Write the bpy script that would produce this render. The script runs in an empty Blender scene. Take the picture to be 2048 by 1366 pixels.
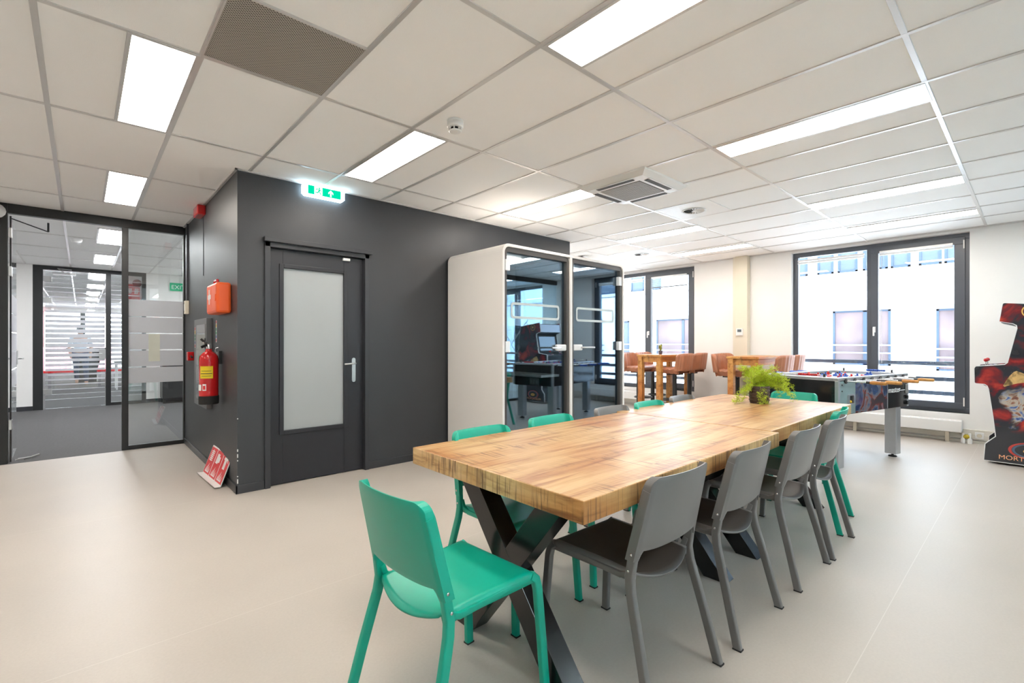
import bpy, math, random
from mathutils import Vector, Matrix
from math import sin, cos, pi, radians
random.seed(7)
S = bpy.context.scene
COL = S.collection
H = 2.70
# ------------------------------------------------------------------ materials
def mat(name, col=(.8,.8,.8), rough=.5, metal=0., spec=.5, emit=None, es=0., coat=0., noise=0., nscale=8., bump=0., bscale=60.):
    m = bpy.data.materials.new(name); m.use_nodes = True
    nt = m.node_tree; b = nt.nodes['Principled BSDF']
    b.inputs['Base Color'].default_value = (*col, 1)
    b.inputs['Roughness'].default_value = rough
    b.inputs['Metallic'].default_value = metal
    b.inputs['Specular IOR Level'].default_value = spec
    b.inputs['Coat Weight'].default_value = coat
    if emit:
        b.inputs['Emission Color'].default_value = (*emit, 1); b.inputs['Emission Strength'].default_value = es
    tc = nt.nodes.new('ShaderNodeTexCoord')
    if noise:
        n = nt.nodes.new('ShaderNodeTexNoise'); n.inputs['Scale'].default_value = nscale; n.inputs['Detail'].default_value = 4
        r = nt.nodes.new('ShaderNodeValToRGB')
        r.color_ramp.elements[0].position = .3; r.color_ramp.elements[1].position = .7
        r.color_ramp.elements[0].color = (*[c*(1-noise) for c in col], 1); r.color_ramp.elements[1].color = (*[min(1, c*(1+noise)) for c in col], 1)
        nt.links.new(tc.outputs['Object'], n.inputs['Vector']); nt.links.new(n.outputs['Fac'], r.inputs['Fac'])
        nt.links.new(r.outputs['Color'], b.inputs['Base Color'])
    if bump:
        n2 = nt.nodes.new('ShaderNodeTexNoise'); n2.inputs['Scale'].default_value = bscale; n2.inputs['Detail'].default_value = 3
        bp = nt.nodes.new('ShaderNodeBump'); bp.inputs['Strength'].default_value = bump; bp.inputs['Distance'].default_value = .01
        nt.links.new(tc.outputs['Object'], n2.inputs['Vector']); nt.links.new(n2.outputs['Fac'], bp.inputs['Height'])
        nt.links.new(bp.outputs['Normal'], b.inputs['Normal'])
    return m

def glass(name, tint=(1,1,1), refl=.08, rough=0., base=None, fres=True):
    """thin glass: transparent + mirror reflection"""
    m = bpy.data.materials.new(name); m.use_nodes = True; nt = m.node_tree
    for n in list(nt.nodes): nt.nodes.remove(n)
    out = nt.nodes.new('ShaderNodeOutputMaterial'); mix = nt.nodes.new('ShaderNodeMixShader')
    t = nt.nodes.new('ShaderNodeBsdfTransparent'); t.inputs[0].default_value = (*tint, 1)
    g = nt.nodes.new('ShaderNodeBsdfGlossy'); g.inputs['Roughness'].default_value = rough
    g.inputs[0].default_value = (*(base or (1,1,1)), 1)
    if fres:
        f = nt.nodes.new('ShaderNodeLayerWeight'); f.inputs['Blend'].default_value = .25
        mr = nt.nodes.new('ShaderNodeMapRange'); mr.inputs['To Min'].default_value = refl; mr.inputs['To Max'].default_value = .9
        nt.links.new(f.outputs['Fresnel'], mr.inputs['Value']); nt.links.new(mr.outputs[0], mix.inputs[0])
    else: mix.inputs[0].default_value = refl
    nt.links.new(t.outputs[0], mix.inputs[1]); nt.links.new(g.outputs[0], mix.inputs[2]); nt.links.new(mix.outputs[0], out.inputs[0])
    return m

def frost(name, col, tr=.5):
    m = bpy.data.materials.new(name); m.use_nodes = True; nt = m.node_tree
    for n in list(nt.nodes): nt.nodes.remove(n)
    out = nt.nodes.new('ShaderNodeOutputMaterial'); mix = nt.nodes.new('ShaderNodeMixShader'); mix.inputs[0].default_value = tr
    d = nt.nodes.new('ShaderNodeBsdfDiffuse'); d.inputs[0].default_value = (*col, 1)
    t = nt.nodes.new('ShaderNodeBsdfTranslucent'); t.inputs[0].default_value = (*col, 1)
    nt.links.new(d.outputs[0], mix.inputs[1]); nt.links.new(t.outputs[0], mix.inputs[2]); nt.links.new(mix.outputs[0], out.inputs[0])
    return m

def emis(name, col, s):
    m = bpy.data.materials.new(name); m.use_nodes = True; nt = m.node_tree
    for n in list(nt.nodes): nt.nodes.remove(n)
    out = nt.nodes.new('ShaderNodeOutputMaterial'); e = nt.nodes.new('ShaderNodeEmission')
    e.inputs[0].default_value = (*col, 1); e.inputs[1].default_value = s
    nt.links.new(e.outputs[0], out.inputs[0]); return m

class NB:  # small node builder
    def __init__(s, m): s.nt = m.node_tree
    def n(s, t, **k):
        x = s.nt.nodes.new(t)
        for a, v in k.items():
            if a.startswith('_'): setattr(x, a[1:], v)
            else: x.inputs[a.replace('0_', ' ')].default_value = v
        return x
    def l(s, a, b): s.nt.links.new(a, b)

def ramp(nb, stops):
    r = nb.n('ShaderNodeValToRGB'); cr = r.color_ramp
    while len(cr.elements) < len(stops): cr.elements.new(.5)
    for e, (p, c) in zip(cr.elements, stops): e.position = p; e.color = (*c, 1)
    return r

def wood_mat(name, light, mid, dark, plank=.21, saw=.5, rough=.42, sawv=(55, 3.2, 3.2), grain=(1., 11, 11), mask=(.46, .58)):
    m = mat(name, mid, rough); nb = NB(m); b = m.node_tree.nodes['Principled BSDF']
    tc = nb.n('ShaderNodeTexCoord'); sep = nb.n('ShaderNodeSeparateXYZ'); nb.l(tc.outputs['Object'], sep.inputs[0])
    # plank index across the grain -> an offset of its own
    div = nb.n('ShaderNodeMath', _operation='DIVIDE'); nb.l(sep.outputs['Y'], div.inputs[0]); div.inputs[1].default_value = plank
    fl = nb.n('ShaderNodeMath', _operation='FLOOR'); nb.l(div.outputs[0], fl.inputs[0])
    wn = nb.n('ShaderNodeTexWhiteNoise', _noise_dimensions='1D'); nb.l(fl.outputs[0], wn.inputs['W'])
    off = nb.n('ShaderNodeVectorMath', _operation='MULTIPLY'); nb.l(wn.outputs['Color'], off.inputs[0]); off.inputs[1].default_value = (9, 9, 9)
    add = nb.n('ShaderNodeVectorMath', _operation='ADD'); nb.l(tc.outputs['Object'], add.inputs[0]); nb.l(off.outputs[0], add.inputs[1])
    mp = nb.n('ShaderNodeMapping'); nb.l(add.outputs[0], mp.inputs[0]); mp.inputs['Scale'].default_value = grain
    n1 = nb.n('ShaderNodeTexNoise', Scale=1.6, Detail=6., Roughness=.6, Distortion=.6); nb.l(mp.outputs[0], n1.inputs['Vector'])
    r1 = ramp(nb, [(.33, dark), (.47, mid), (.62, light), (.8, [min(1, c*1.05) for c in light])]); nb.l(n1.outputs['Fac'], r1.inputs[0])
    # broad blotches
    n2 = nb.n('ShaderNodeTexNoise', Scale=2.3, Detail=2.); nb.l(add.outputs[0], n2.inputs['Vector'])
    r2 = ramp(nb, [(.44, (1, 1, 1)), (.64, (.78, .50, .28))]); nb.l(n2.outputs['Fac'], r2.inputs[0])
    mx = nb.n('ShaderNodeMix', _data_type='RGBA', _blend_type='MULTIPLY'); mx.inputs[0].default_value = .85
    nb.l(r1.outputs[0], mx.inputs[6]); nb.l(r2.outputs[0], mx.inputs[7])
    # saw marks: fine dark lines across the plank, only in patches
    mp3 = nb.n('ShaderNodeMapping'); nb.l(add.outputs[0], mp3.inputs[0]); mp3.inputs['Scale'].default_value = sawv; mp3.inputs['Rotation'].default_value = (0, 0, .12)
    n3 = nb.n('ShaderNodeTexNoise', Scale=1.5, Detail=3.); nb.l(mp3.outputs[0], n3.inputs['Vector'])
    r3 = ramp(nb, [(.52, (0, 0, 0)), (.66, (1, 1, 1))]); nb.l(n3.outputs['Fac'], r3.inputs[0])
    n4 = nb.n('ShaderNodeTexNoise', Scale=3.0, Detail=2.); nb.l(off.outputs[0], n4.inputs['Vector'])
    n4b = nb.n('ShaderNodeTexNoise', Scale=3.4, Detail=1.5); nb.l(add.outputs[0], n4b.inputs['Vector'])
    r4 = ramp(nb, [(mask[0], (0, 0, 0)), (mask[1], (1, 1, 1))]); nb.l(n4b.outputs['Fac'], r4.inputs[0])
    mu = nb.n('ShaderNodeMath', _operation='MULTIPLY'); nb.l(r3.outputs[0], mu.inputs[0]); nb.l(r4.outputs[0], mu.inputs[1])
    mu2 = nb.n('ShaderNodeMath', _operation='MULTIPLY'); nb.l(mu.outputs[0], mu2.inputs[0]); mu2.inputs[1].default_value = saw
    mx2 = nb.n('ShaderNodeMix', _data_type='RGBA', _blend_type='MIX'); nb.l(mu2.outputs[0], mx2.inputs[0])
    nb.l(mx.outputs[2], mx2.inputs[6]); mx2.inputs[7].default_value = (*[c*.55 for c in dark], 1)
    # joints
    fr = nb.n('ShaderNodeMath', _operation='FRACT'); nb.l(div.outputs[0], fr.inputs[0])
    lt = nb.n('ShaderNodeMath', _operation='LESS_THAN'); nb.l(fr.outputs[0], lt.inputs[0]); lt.inputs[1].default_value = .010
    ml = nb.n('ShaderNodeMath', _operation='MULTIPLY'); nb.l(lt.outputs[0], ml.inputs[0]); ml.inputs[1].default_value = .35
    mx3 = nb.n('ShaderNodeMix', _data_type='RGBA', _blend_type='MIX'); nb.l(ml.outputs[0], mx3.inputs[0])
    nb.l(mx2.outputs[2], mx3.inputs[6]); mx3.inputs[7].default_value = (*[c*.4 for c in dark], 1)
    nb.l(mx3.outputs[2], b.inputs['Base Color'])
    bp = nb.n('ShaderNodeBump', Strength=.25, Distance=.004); nb.l(n3.outputs['Fac'], bp.inputs['Height']); nb.l(bp.outputs[0], b.inputs['Normal'])
    return m

def noise_mat(name, stops, scale=4, rough=.4, detail=3., distort=0., coat=0., stretch=(1, 1, 1)):
    m = mat(name, stops[0][1], rough, coat=coat); nb = NB(m); b = m.node_tree.nodes['Principled BSDF']
    tc = nb.n('ShaderNodeTexCoord'); mp = nb.n('ShaderNodeMapping'); nb.l(tc.outputs['Object'], mp.inputs[0]); mp.inputs['Scale'].default_value = stretch
    n = nb.n('ShaderNodeTexNoise', Scale=scale, Detail=detail, Distortion=distort); nb.l(mp.outputs[0], n.inputs['Vector'])
    r = ramp(nb, stops); nb.l(n.outputs['Fac'], r.inputs[0]); nb.l(r.outputs[0], b.inputs['Base Color']); return m

def srgb(r, g, b):
    f = lambda c: ((c/255+.055)/1.055)**2.4 if c > 10 else c/255/12.92
    return (f(r), f(g), f(b))

M = {}
M['wall'] = mat('white_wall_paint', (.81, .80, .785), .75, noise=.015, nscale=3, bump=.05, bscale=150)
M['darkwall'] = mat('charcoal_wall_paint', (.038, .0405, .046), .45, noise=.05, nscale=2.5, bump=.08, bscale=120)
M['darktrim'] = mat('charcoal_gloss_paint', (.034, .036, .042), .36, noise=.04, nscale=4)
M['door'] = mat('door_paint', (.019, .0195, .025), .40, noise=.04, nscale=4)
M['frame'] = mat('window_frame_grey', (.075, .085, .105), .28, noise=.05, nscale=3)
M['partition'] = mat('partition_frame_black', (.018, .019, .020), .35, noise=.05, nscale=3)
M['chip'] = mat('bare_plaster', (.7, .7, .68), .8)
M['ceil'] = mat('mineral_ceiling_tile', (.93, .925, .915), .85, noise=.012, nscale=1.2, bump=.12, bscale=260)
M['tbar'] = mat('ceiling_grid_white', (.68, .665, .65), .30, metal=.4)
M['white'] = mat('white_plastic', (.80, .80, .79), .35)
M['whitegloss'] = mat('white_gloss', (.82, .82, .82), .15)
M['offwhite'] = mat('pod_shell_laminate', (.78, .75, .72), .38, noise=.01, nscale=2)
M['cream'] = mat('cream_duct', (.70, .64, .52), .45)
M['floor'] = None
M['carpet'] = mat('grey_carpet', (.085, .083, .084), .85, noise=.12, nscale=40, bump=.3, bscale=300)
M['steel'] = mat('brushed_steel', (.62, .62, .62), .28, metal=1.)
M['chrome'] = mat('chrome', (.8, .8, .8), .1, metal=1.)
M['alu'] = mat('anodised_aluminium', (.50, .52, .55), .35, metal=.85, noise=.03, nscale=20)
M['black'] = mat('black_plastic', (.02, .02, .021), .35)
M['rubber'] = mat('black_rubber', (.015, .015, .015), .7)
M['powder'] = mat('black_powder_coat', (.011, .0105, .0105), .17)
M['green'] = mat('green_polypropylene', (.0, .365, .25), .34, noise=.03, nscale=6, bump=.03, bscale=500)
M['grey'] = mat('grey_polypropylene', (.165, .158, .155), .30, noise=.03, nscale=6, bump=.03, bscale=500)
M['wood'] = wood_mat('mango_wood', (.58, .385, .19), (.49, .285, .115), (.29, .115, .035), saw=1., rough=.34)
M['woodend'] = wood_mat('mango_wood_side', (.64, .43, .20), (.52, .31, .115), (.20, .085, .03), plank=5., saw=.8, sawv=(60, 3, 3), mask=(.30, .45))
M['woodfront'] = wood_mat('mango_wood_end', (.72, .50, .255), (.60, .38, .16), (.26, .12, .045), plank=3., saw=1., sawv=(3, 60, 4), grain=(11, 2.2, 14), mask=(.38, .52))
M['oak'] = wood_mat('oiled_oak', (.60, .31, .085), (.50, .235, .055), (.34, .14, .03), plank=3., saw=.05)
M['leather'] = mat('tan_leather', (.42, .165, .085), .42, noise=.16, nscale=5, bump=.15, bscale=90)
M['red'] = mat('signal_red', (.55, .012, .014), .25, coat=.3)
M['redflat'] = mat('sign_red', (.70, .02, .025), .35)
M['orange'] = mat('first_aid_orange', (.85, .12, .02), .38)
M['yellow'] = mat('label_yellow', (.85, .62, .02), .4)
M['blue'] = mat('blue_plastic', (.03, .10, .45), .3)
M['greenlab'] = mat('label_green', (.02, .35, .15), .4)
M['grey_enamel'] = mat('grey_enamel', (.13, .135, .14), .35)
M['frostdoor'] = mat('frosted_door_glass', (.36, .38, .385), .22, noise=.02, nscale=1)
M['film'] = frost('frosting_film', (.74, .75, .78), .45)
M['clear'] = glass('clear_glass', (.93, .95, .95), .05)
M['winglass'] = glass('window_glass', (.97, .98, .98), .03)
M['podglass'] = glass('tinted_pod_glass', (.90, .94, .955), .18, base=(.62, .78, .92))
M['decal'] = mat('frosted_decal', (.55, .60, .60), .6)
M['soil'] = mat('potting_soil', (.05, .03, .02), .9)
M['fern'] = mat('fern_green', (.62, .78, .05), .45, noise=.3, nscale=25)
M['stem'] = mat('fern_stem', (.35, .30, .06), .6)
M['pot'] = noise_mat('woven_brown_pot', [(.35, (.035, .02, .016)), (.65, (.10, .06, .048))], 14, .6, stretch=(1, 1, 12))
M['lamp'] = emis('lamp_diffuser', (1., .92, .83), 11.)
M['lampcool'] = emis('office_lamp_diffuser', (.97, .98, 1.), 18.)
M['exitwhite'] = emis('exit_sign_body', (.62, .86, 1.), 6.)
M['exitgreen'] = emis('exit_sign_green', (.0, .62, .33), .62)
M['exitpict'] = emis('exit_sign_pictogram', (.85, 1., .95), .8)
M['facade'] = mat('white_render', (.86, .86, .86), .8, noise=.02, nscale=1)
M['brick'] = mat('reflected_brick', (.42, .30, .27), .5)
M['outglass'] = mat('far_window_glass', (.085, .11, .14), .5, spec=.1)
M['railblue'] = mat('balcony_steel', (.05, .065, .09), .4)
M['curtain'] = mat('red_curtain', (.72, .03, .07), .7)
M['skin'] = mat('skin', (.55, .33, .24), .5)
M['shirt'] = mat('pale_blue_shirt', (.66, .76, .90), .8)
M['jeans'] = mat('dark_jeans', (.05, .07, .14), .8)
M['hair'] = mat('dark_hair', (.03, .02, .015), .5)

def floor_mat():
    m = mat('beige_vinyl', (.56, .485, .41), .34, spec=.4); nb = NB(m); b = m.node_tree.nodes['Principled BSDF']
    tc = nb.n('ShaderNodeTexCoord')
    n = nb.n('ShaderNodeTexNoise', Scale=1.7, Detail=3.); nb.l(tc.outputs['Object'], n.inputs['Vector'])
    n2 = nb.n('ShaderNodeTexNoise', Scale=90., Detail=2.); nb.l(tc.outputs['Object'], n2.inputs['Vector'])
    r = ramp(nb, [(.3, (.49, .445, .40)), (.7, (.525, .477, .428))]); nb.l(n.outputs['Fac'], r.inputs[0])
    r2 = ramp(nb, [(.3, (.95, .95, .95)), (.7, (1, 1, 1))]); nb.l(n2.outputs['Fac'], r2.inputs[0])
    mx = nb.n('ShaderNodeMix', _data_type='RGBA', _blend_type='MULTIPLY'); mx.inputs[0].default_value = 1
    nb.l(r.outputs[0], mx.inputs[6]); nb.l(r2.outputs[0], mx.inputs[7])
    # welded seams of the sheet vinyl, running along X every 2 m
    sp = nb.n('ShaderNodeSeparateXYZ'); nb.l(tc.outputs['Object'], sp.inputs[0])
    a = nb.n('ShaderNodeMath', _operation='ADD'); nb.l(sp.outputs['Y'], a.inputs[0]); a.inputs[1].default_value = 9.53
    d = nb.n('ShaderNodeMath', _operation='DIVIDE'); nb.l(a.outputs[0], d.inputs[0]); d.inputs[1].default_value = 2.
    f = nb.n('ShaderNodeMath', _operation='FRACT'); nb.l(d.outputs[0], f.inputs[0])
    lt = nb.n('ShaderNodeMath', _operation='LESS_THAN'); nb.l(f.outputs[0], lt.inputs[0]); lt.inputs[1].default_value = .0016
    ml = nb.n('ShaderNodeMath', _operation='MULTIPLY'); nb.l(lt.outputs[0], ml.inputs[0]); ml.inputs[1].default_value = .5
    mx2 = nb.n('ShaderNodeMix', _data_type='RGBA', _blend_type='MIX'); nb.l(ml.outputs[0], mx2.inputs[0])
    nb.l(mx.outputs[2], mx2.inputs[6]); mx2.inputs[7].default_value = (.66, .62, .57, 1)
    nb.l(mx2.outputs[2], b.inputs['Base Color'])
    rr = nb.n('ShaderNodeMapRange'); nb.l(n.outputs['Fac'], rr.inputs['Value']); rr.inputs['To Min'].default_value = .36; rr.inputs['To Max'].default_value = .46
    nb.l(rr.outputs[0], b.inputs['Roughness'])
    bp = nb.n('ShaderNodeBump', Strength=.05, Distance=.005); nb.l(n2.outputs['Fac'], bp.inputs['Height']); nb.l(bp.outputs[0], b.inputs['Normal'])
    return m
M['floor'] = floor_mat()

def perf_mat():   # perforated metal: dark round holes in grey sheet
    m = mat('perforated_sheet', (.3, .27, .23), .5); nb = NB(m); b = m.node_tree.nodes['Principled BSDF']
    tc = nb.n('ShaderNodeTexCoord'); mp = nb.n('ShaderNodeMapping'); nb.l(tc.outputs['Object'], mp.inputs[0])
    mp.inputs['Scale'].default_value = (95, 95, 95); mp.inputs['Rotation'].default_value = (0, 0, pi/4)
    fr = nb.n('ShaderNodeVectorMath', _operation='FRACTION'); nb.l(mp.outputs[0], fr.inputs[0])
    sb = nb.n('ShaderNodeVectorMath', _operation='SUBTRACT'); nb.l(fr.outputs[0], sb.inputs[0]); sb.inputs[1].default_value = (.5, .5, 0)
    ml = nb.n('ShaderNodeVectorMath', _operation='MULTIPLY'); nb.l(sb.outputs[0], ml.inputs[0]); ml.inputs[1].default_value = (1, 1, 0)
    ln = nb.n('ShaderNodeVectorMath', _operation='LENGTH'); nb.l(ml.outputs[0], ln.inputs[0])
    r = ramp(nb, [(.30, (.045, .038, .032)), (.38, (.46, .42, .37))]); nb.l(ln.outputs['Value'], r.inputs[0])
    nb.l(r.outputs[0], b.inputs['Base Color']); return m
M['perf'] = perf_mat()

# ------------------------------------------------------------------ mesh building
class MB:
    def __init__(s): s.v = []; s.f = []; s.m = []; s.sm = []; s.mi = 0
    def add(s, vs, fs, smooth=False, T=None):
        o = len(s.v)
        for p in vs:
            p = Vector(p); s.v.append(T @ p if T else p)
        for f in fs: s.f.append([i+o for i in f]); s.m.append(s.mi); s.sm.append(smooth)
        return s
    def box(s, a, b, T=None):
        (x0, y0, z0), (x1, y1, z1) = a, b
        if x0 > x1: x0, x1 = x1, x0
        if y0 > y1: y0, y1 = y1, y0
        if z0 > z1: z0, z1 = z1, z0
        return s.add([(x0,y0,z0),(x1,y0,z0),(x1,y1,z0),(x0,y1,z0),(x0,y0,z1),(x1,y0,z1),(x1,y1,z1),(x0,y1,z1)],
                     [(3,2,1,0),(4,5,6,7),(0,1,5,4),(1,2,6,5),(2,3,7,6),(3,0,4,7)], T=T)
    def prism(s, poly, d, org=(0,0,0), U=(1,0,0), V=(0,1,0)):
        """polygon in the U,V plane through org, thickness d along U x V"""
        U = Vector(U); V = Vector(V); N = U.cross(V).normalized(); o = Vector(org); n = len(poly)
        vs = [o+U*p[0]+V*p[1] for p in poly]+[o+U*p[0]+V*p[1]+N*d for p in poly]
        fs = [tuple(range(n-1, -1, -1)), tuple(range(n, 2*n))]+[(i, (i+1) % n, n+(i+1) % n, n+i) for i in range(n)]
        ar = sum(poly[i][0]*poly[(i+1) % n][1]-poly[(i+1) % n][0]*poly[i][1] for i in range(n))
        if (ar < 0) != (d < 0): fs = [tuple(reversed(f)) for f in fs]
        return s.add(vs, fs)
    def lathe(s, prof, seg=24, org=(0,0,0), T=None, caps=True):
        o = Vector(org); vs = []; fs = []
        for r, z in prof:
            for k in range(seg): a = 2*pi*k/seg; vs.append(o+Vector((r*cos(a), r*sin(a), z)))
        for i in range(len(prof)-1):
            for k in range(seg):
                k2 = (k+1) % seg; fs.append((i*seg+k, i*seg+k2, (i+1)*seg+k2, (i+1)*seg+k))
        s.add(vs, fs, True, T)
        if caps:
            n = len(prof)-1
            s.add([vs[k] for k in range(seg)], [tuple(range(seg-1, -1, -1))], False, T)
            s.add([vs[n*seg+k] for k in range(seg)], [tuple(range(seg))], False, T)
        return s
    def tube(s, pts, prof=.01, seg=10, up=(0,0,1), closed=False, caps=True, T=None, smooth=True):
        """prof: radius, list of radii, or (half_a, half_b) rounded rectangle"""
        P = [Vector(p) for p in pts]; n = len(P); vs = []; fs = []
        ups = Vector(up); prev = None
        for i, p in enumerate(P):
            if closed: t = (P[(i+1) % n]-P[i-1]).normalized()
            else: t = ((P[min(i+1, n-1)]-P[max(i-1, 0)])).normalized()
            ref = ups if prev is None else prev
            a = ref-t*ref.dot(t)
            if a.length < 1e-5:
                ref = Vector((1, 0, 0)); a = ref-t*ref.dot(t)
            a.normalize(); prev = a; b = t.cross(a)
            if isinstance(prof, tuple):
                ha, hb = prof; pr = []
                c = min(ha, hb)*.45
                for sx, sy in ((1,1),(-1,1),(-1,-1),(1,-1)):
                    cx, cy = sx*(ha-c), sy*(hb-c); a0 = {(1,1):0,(-1,1):90,(-1,-1):180,(1,-1):270}[(sx,sy)]
                    for k in range(4): an = radians(a0+k*30); pr.append((cx+c*cos(an), cy+c*sin(an)))
            else:
                r = prof[i] if isinstance(prof, list) else prof
                pr = [(r*cos(2*pi*k/seg), r*sin(2*pi*k/seg)) for k in range(seg)]
            m = len(pr)
            vs += [p+a*q[0]+b*q[1] for q in pr]
        rng = n if closed else n-1
        for i in range(rng):
            j = (i+1) % n
            for k in range(m): k2 = (k+1) % m; fs.append((i*m+k, i*m+k2, j*m+k2, j*m+k))
        s.add(vs, fs, smooth, T)
        if caps and not closed:
            s.add(vs[:m], [tuple(range(m-1, -1, -1))], False, T); s.add(vs[-m:], [tuple(range(m))], False, T)
        return s
    def sphere(s, c, r, seg=12, T=None):
        rx = r if hasattr(r, '__len__') else (r, r, r); vs = []; fs = []; h = seg//2; c = Vector(c)
        for i in range(1, h):
            t = pi*i/h
            for k in range(seg): a = 2*pi*k/seg; vs.append(c+Vector((rx[0]*sin(t)*cos(a), rx[1]*sin(t)*sin(a), rx[2]*cos(t))))
        vs += [c+Vector((0,0,rx[2])), c-Vector((0,0,rx[2]))]; n = len(vs)
        for i in range(h-2):
            for k in range(seg): k2 = (k+1) % seg; fs.append((i*seg+k, (i+1)*seg+k, (i+1)*seg+k2, i*seg+k2))
        for k in range(seg): k2 = (k+1) % seg; fs.append((n-2, k, k2)); fs.append((n-1, (h-2)*seg+k2, (h-2)*seg+k))
        return s.add(vs, fs, True, T)
    def grid(s, fn, nu, nv, thick=None, smooth=True):
        """fn(u,v)->point, u,v in 0..1; thick: vector function or float offset along -normal"""
        top = [[Vector(fn(i/nu, j/nv)) for j in range(nv+1)] for i in range(nu+1)]
        if thick is None:
            vs = [p for r in top for p in r]; w = nv+1
            return s.add(vs, [(i*w+j, (i+1)*w+j, (i+1)*w+j+1, i*w+j+1) for i in range(nu) for j in range(nv)], smooth)
        bot = [[None]*(nv+1) for _ in range(nu+1)]
        for i in range(nu+1):
            for j in range(nv+1):
                du = top[min(i+1, nu)][j]-top[max(i-1, 0)][j]; dv = top[i][min(j+1, nv)]-top[i][max(j-1, 0)]
                n = du.cross(dv); n = n.normalized() if n.length > 1e-12 else Vector((0, 0, 1)); bot[i][j] = top[i][j]-n*thick
        w = nv+1; N = (nu+1)*w; vs = [p for r in top for p in r]+[p for r in bot for p in r]; fs = []
        for i in range(nu):
            for j in range(nv):
                a, b, c, d = i*w+j, (i+1)*w+j, (i+1)*w+j+1, i*w+j+1
                fs.append((a, b, c, d)); fs.append((N+d, N+c, N+b, N+a))
        for i in range(nu): fs.append((N+i*w, N+(i+1)*w, (i+1)*w, i*w)); fs.append((i*w+nv, (i+1)*w+nv, N+(i+1)*w+nv, N+i*w+nv))
        for j in range(nv): fs.append((j, j+1, N+j+1, N+j)); fs.append((N+nu*w+j, N+nu*w+j+1, nu*w+j+1, nu*w+j))
        return s.add(vs, fs, smooth)
    def build(s, name, m, parent=None, bevel=0., sub=0, seg=2, loc=None):
        me = bpy.data.meshes.new(name); me.from_pydata([tuple(v) for v in s.v], [], s.f)
        for k in (m if isinstance(m, (list, tuple)) else [m]): me.materials.append(k)
        me.polygons.foreach_set('material_index', s.m); me.polygons.foreach_set('use_smooth', s.sm); me.update()
        o = bpy.data.objects.new(name, me); COL.objects.link(o); o.parent = parent
        if loc: o.location = loc
        if bevel:
            b = o.modifiers.new('bevel', 'BEVEL'); b.width = bevel; b.segments = seg; b.limit_method = 'ANGLE'; b.angle_limit = radians(40)
            b.harden_normals = False
        if sub:
            q = o.modifiers.new('sub', 'SUBSURF'); q.levels = sub; q.render_levels = sub
        return o

def thing(name, label, cat, loc=(0,0,0), rz=0., group=None):
    o = bpy.data.objects.new(name, None); o.empty_display_size = .1; COL.objects.link(o)
    o.location = loc; o.rotation_euler = (0, 0, rz); o['label'] = label; o['category'] = cat
    if group: o['group'] = group
    return o
def tag(o, label, cat, group=None, kind=None):
    o['label'] = label; o['category'] = cat
    if group: o['group'] = group
    if kind: o['kind'] = kind
    return o
def struct(o): o['kind'] = 'structure'; return o
def dup(root, loc, rz, label, group=None):
    def cp(o, par):
        c = o.copy(); COL.objects.link(c); c.parent = par
        for ch in list(KIDS.get(o, ())): cp(ch, c)
        return c
    KIDS = {}
    for o in COL.objects:
        if o.parent: KIDS.setdefault(o.parent, []).append(o)
    r = cp(root, None); r.location = loc; r.rotation_euler = (0, 0, rz); r['label'] = label
    if group: r['group'] = group
    return r
def text(name, body, size, org, U, V, m, parent=None, ext=.001, align='LEFT', sx=1.):
    cu = bpy.data.curves.new(name, 'FONT'); cu.body = body; cu.size = size; cu.extrude = ext; cu.align_x = align
    t = bpy.data.objects.new(name, cu); COL.objects.link(t)
    bpy.context.view_layer.update()
    me = bpy.data.meshes.new_from_object(t.evaluated_get(bpy.context.evaluated_depsgraph_get()))
    bpy.data.objects.remove(t)
    U = Vector(U).normalized(); V = Vector(V).normalized(); N = U.cross(V)
    R = Matrix(((U.x, V.x, N.x, 0), (U.y, V.y, N.y, 0), (U.z, V.z, N.z, 0), (0, 0, 0, 1)))
    me.transform(Matrix.Translation(Vector(org)) @ R @ Matrix.Diagonal((sx, 1, 1, 1)))
    me.materials.clear(); me.materials.append(m)
    o = bpy.data.objects.new(name, me); COL.objects.link(o); o.parent = parent; return o
def B(a, b, name, m, parent=None, bevel=0.):
    return MB().box(a, b).build(name, m, parent, bevel)

# ------------------------------------------------------------------ room shell
XW = 8.29          # window wall
YD = 4.455         # face of the dark block with the door
YG = 7.15          # glass partition to the corridor
XS = .96           # side face of the dark block
YP = -.46          # glass partition on the near right (seen only in reflections)
struct(B((-4.2, -5, -.1), (8.6, 7.12, 0), 'floor', M['floor']))
struct(B((-4.2, 7.12, -.1), (8.6, 28, 0), 'floor_corridor', M['carpet']))
struct(B((-4.2, -5, H), (8.6, 28, H+.15), 'ceiling', M['ceil']))
g = MB()
X0, Y0 = .448, .412
i = -7
while X0+.6*i < 8.3:
    x = X0+.6*i
    for (ya, yb) in ((-5, 12.38), (12.48, 27)):
        g.box((x-.013, ya, H-.006), (x+.013, yb, H+.004))
    i += 1
for j in range(-4, 23):
    y = Y0+1.2*j
    g.box((-4.2, y-.013, H-.0055), (8.29, y+.013, H+.004))
struct(g.build('trim_1', M['tbar'], bevel=.0015, seg=1))
# dark block walls
wf = MB()
wf.box((XS, YD, 0), (1.165, YD+.15, H)); wf.box((2.115, YD, 0), (5.15, YD+.15, H)); wf.box((1.165, YD, 2.13), (2.115, YD+.15, H))
struct(wf.build('wall_middle', M['darkwall']))
ws = MB(); ws.box((XS, YD+.15, 0), (XS+.12, YG+.12, H)); struct(ws.build('wall_side', M['darkwall']))
struct(B((5.03, YD+.15, 0), (5.15, YG, H), 'wall_return', M['wall']))
struct(B((XS+.12, YD+.6, 0), (3.0, YD+.65, H), 'wall_inner', M['wall']))
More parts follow.
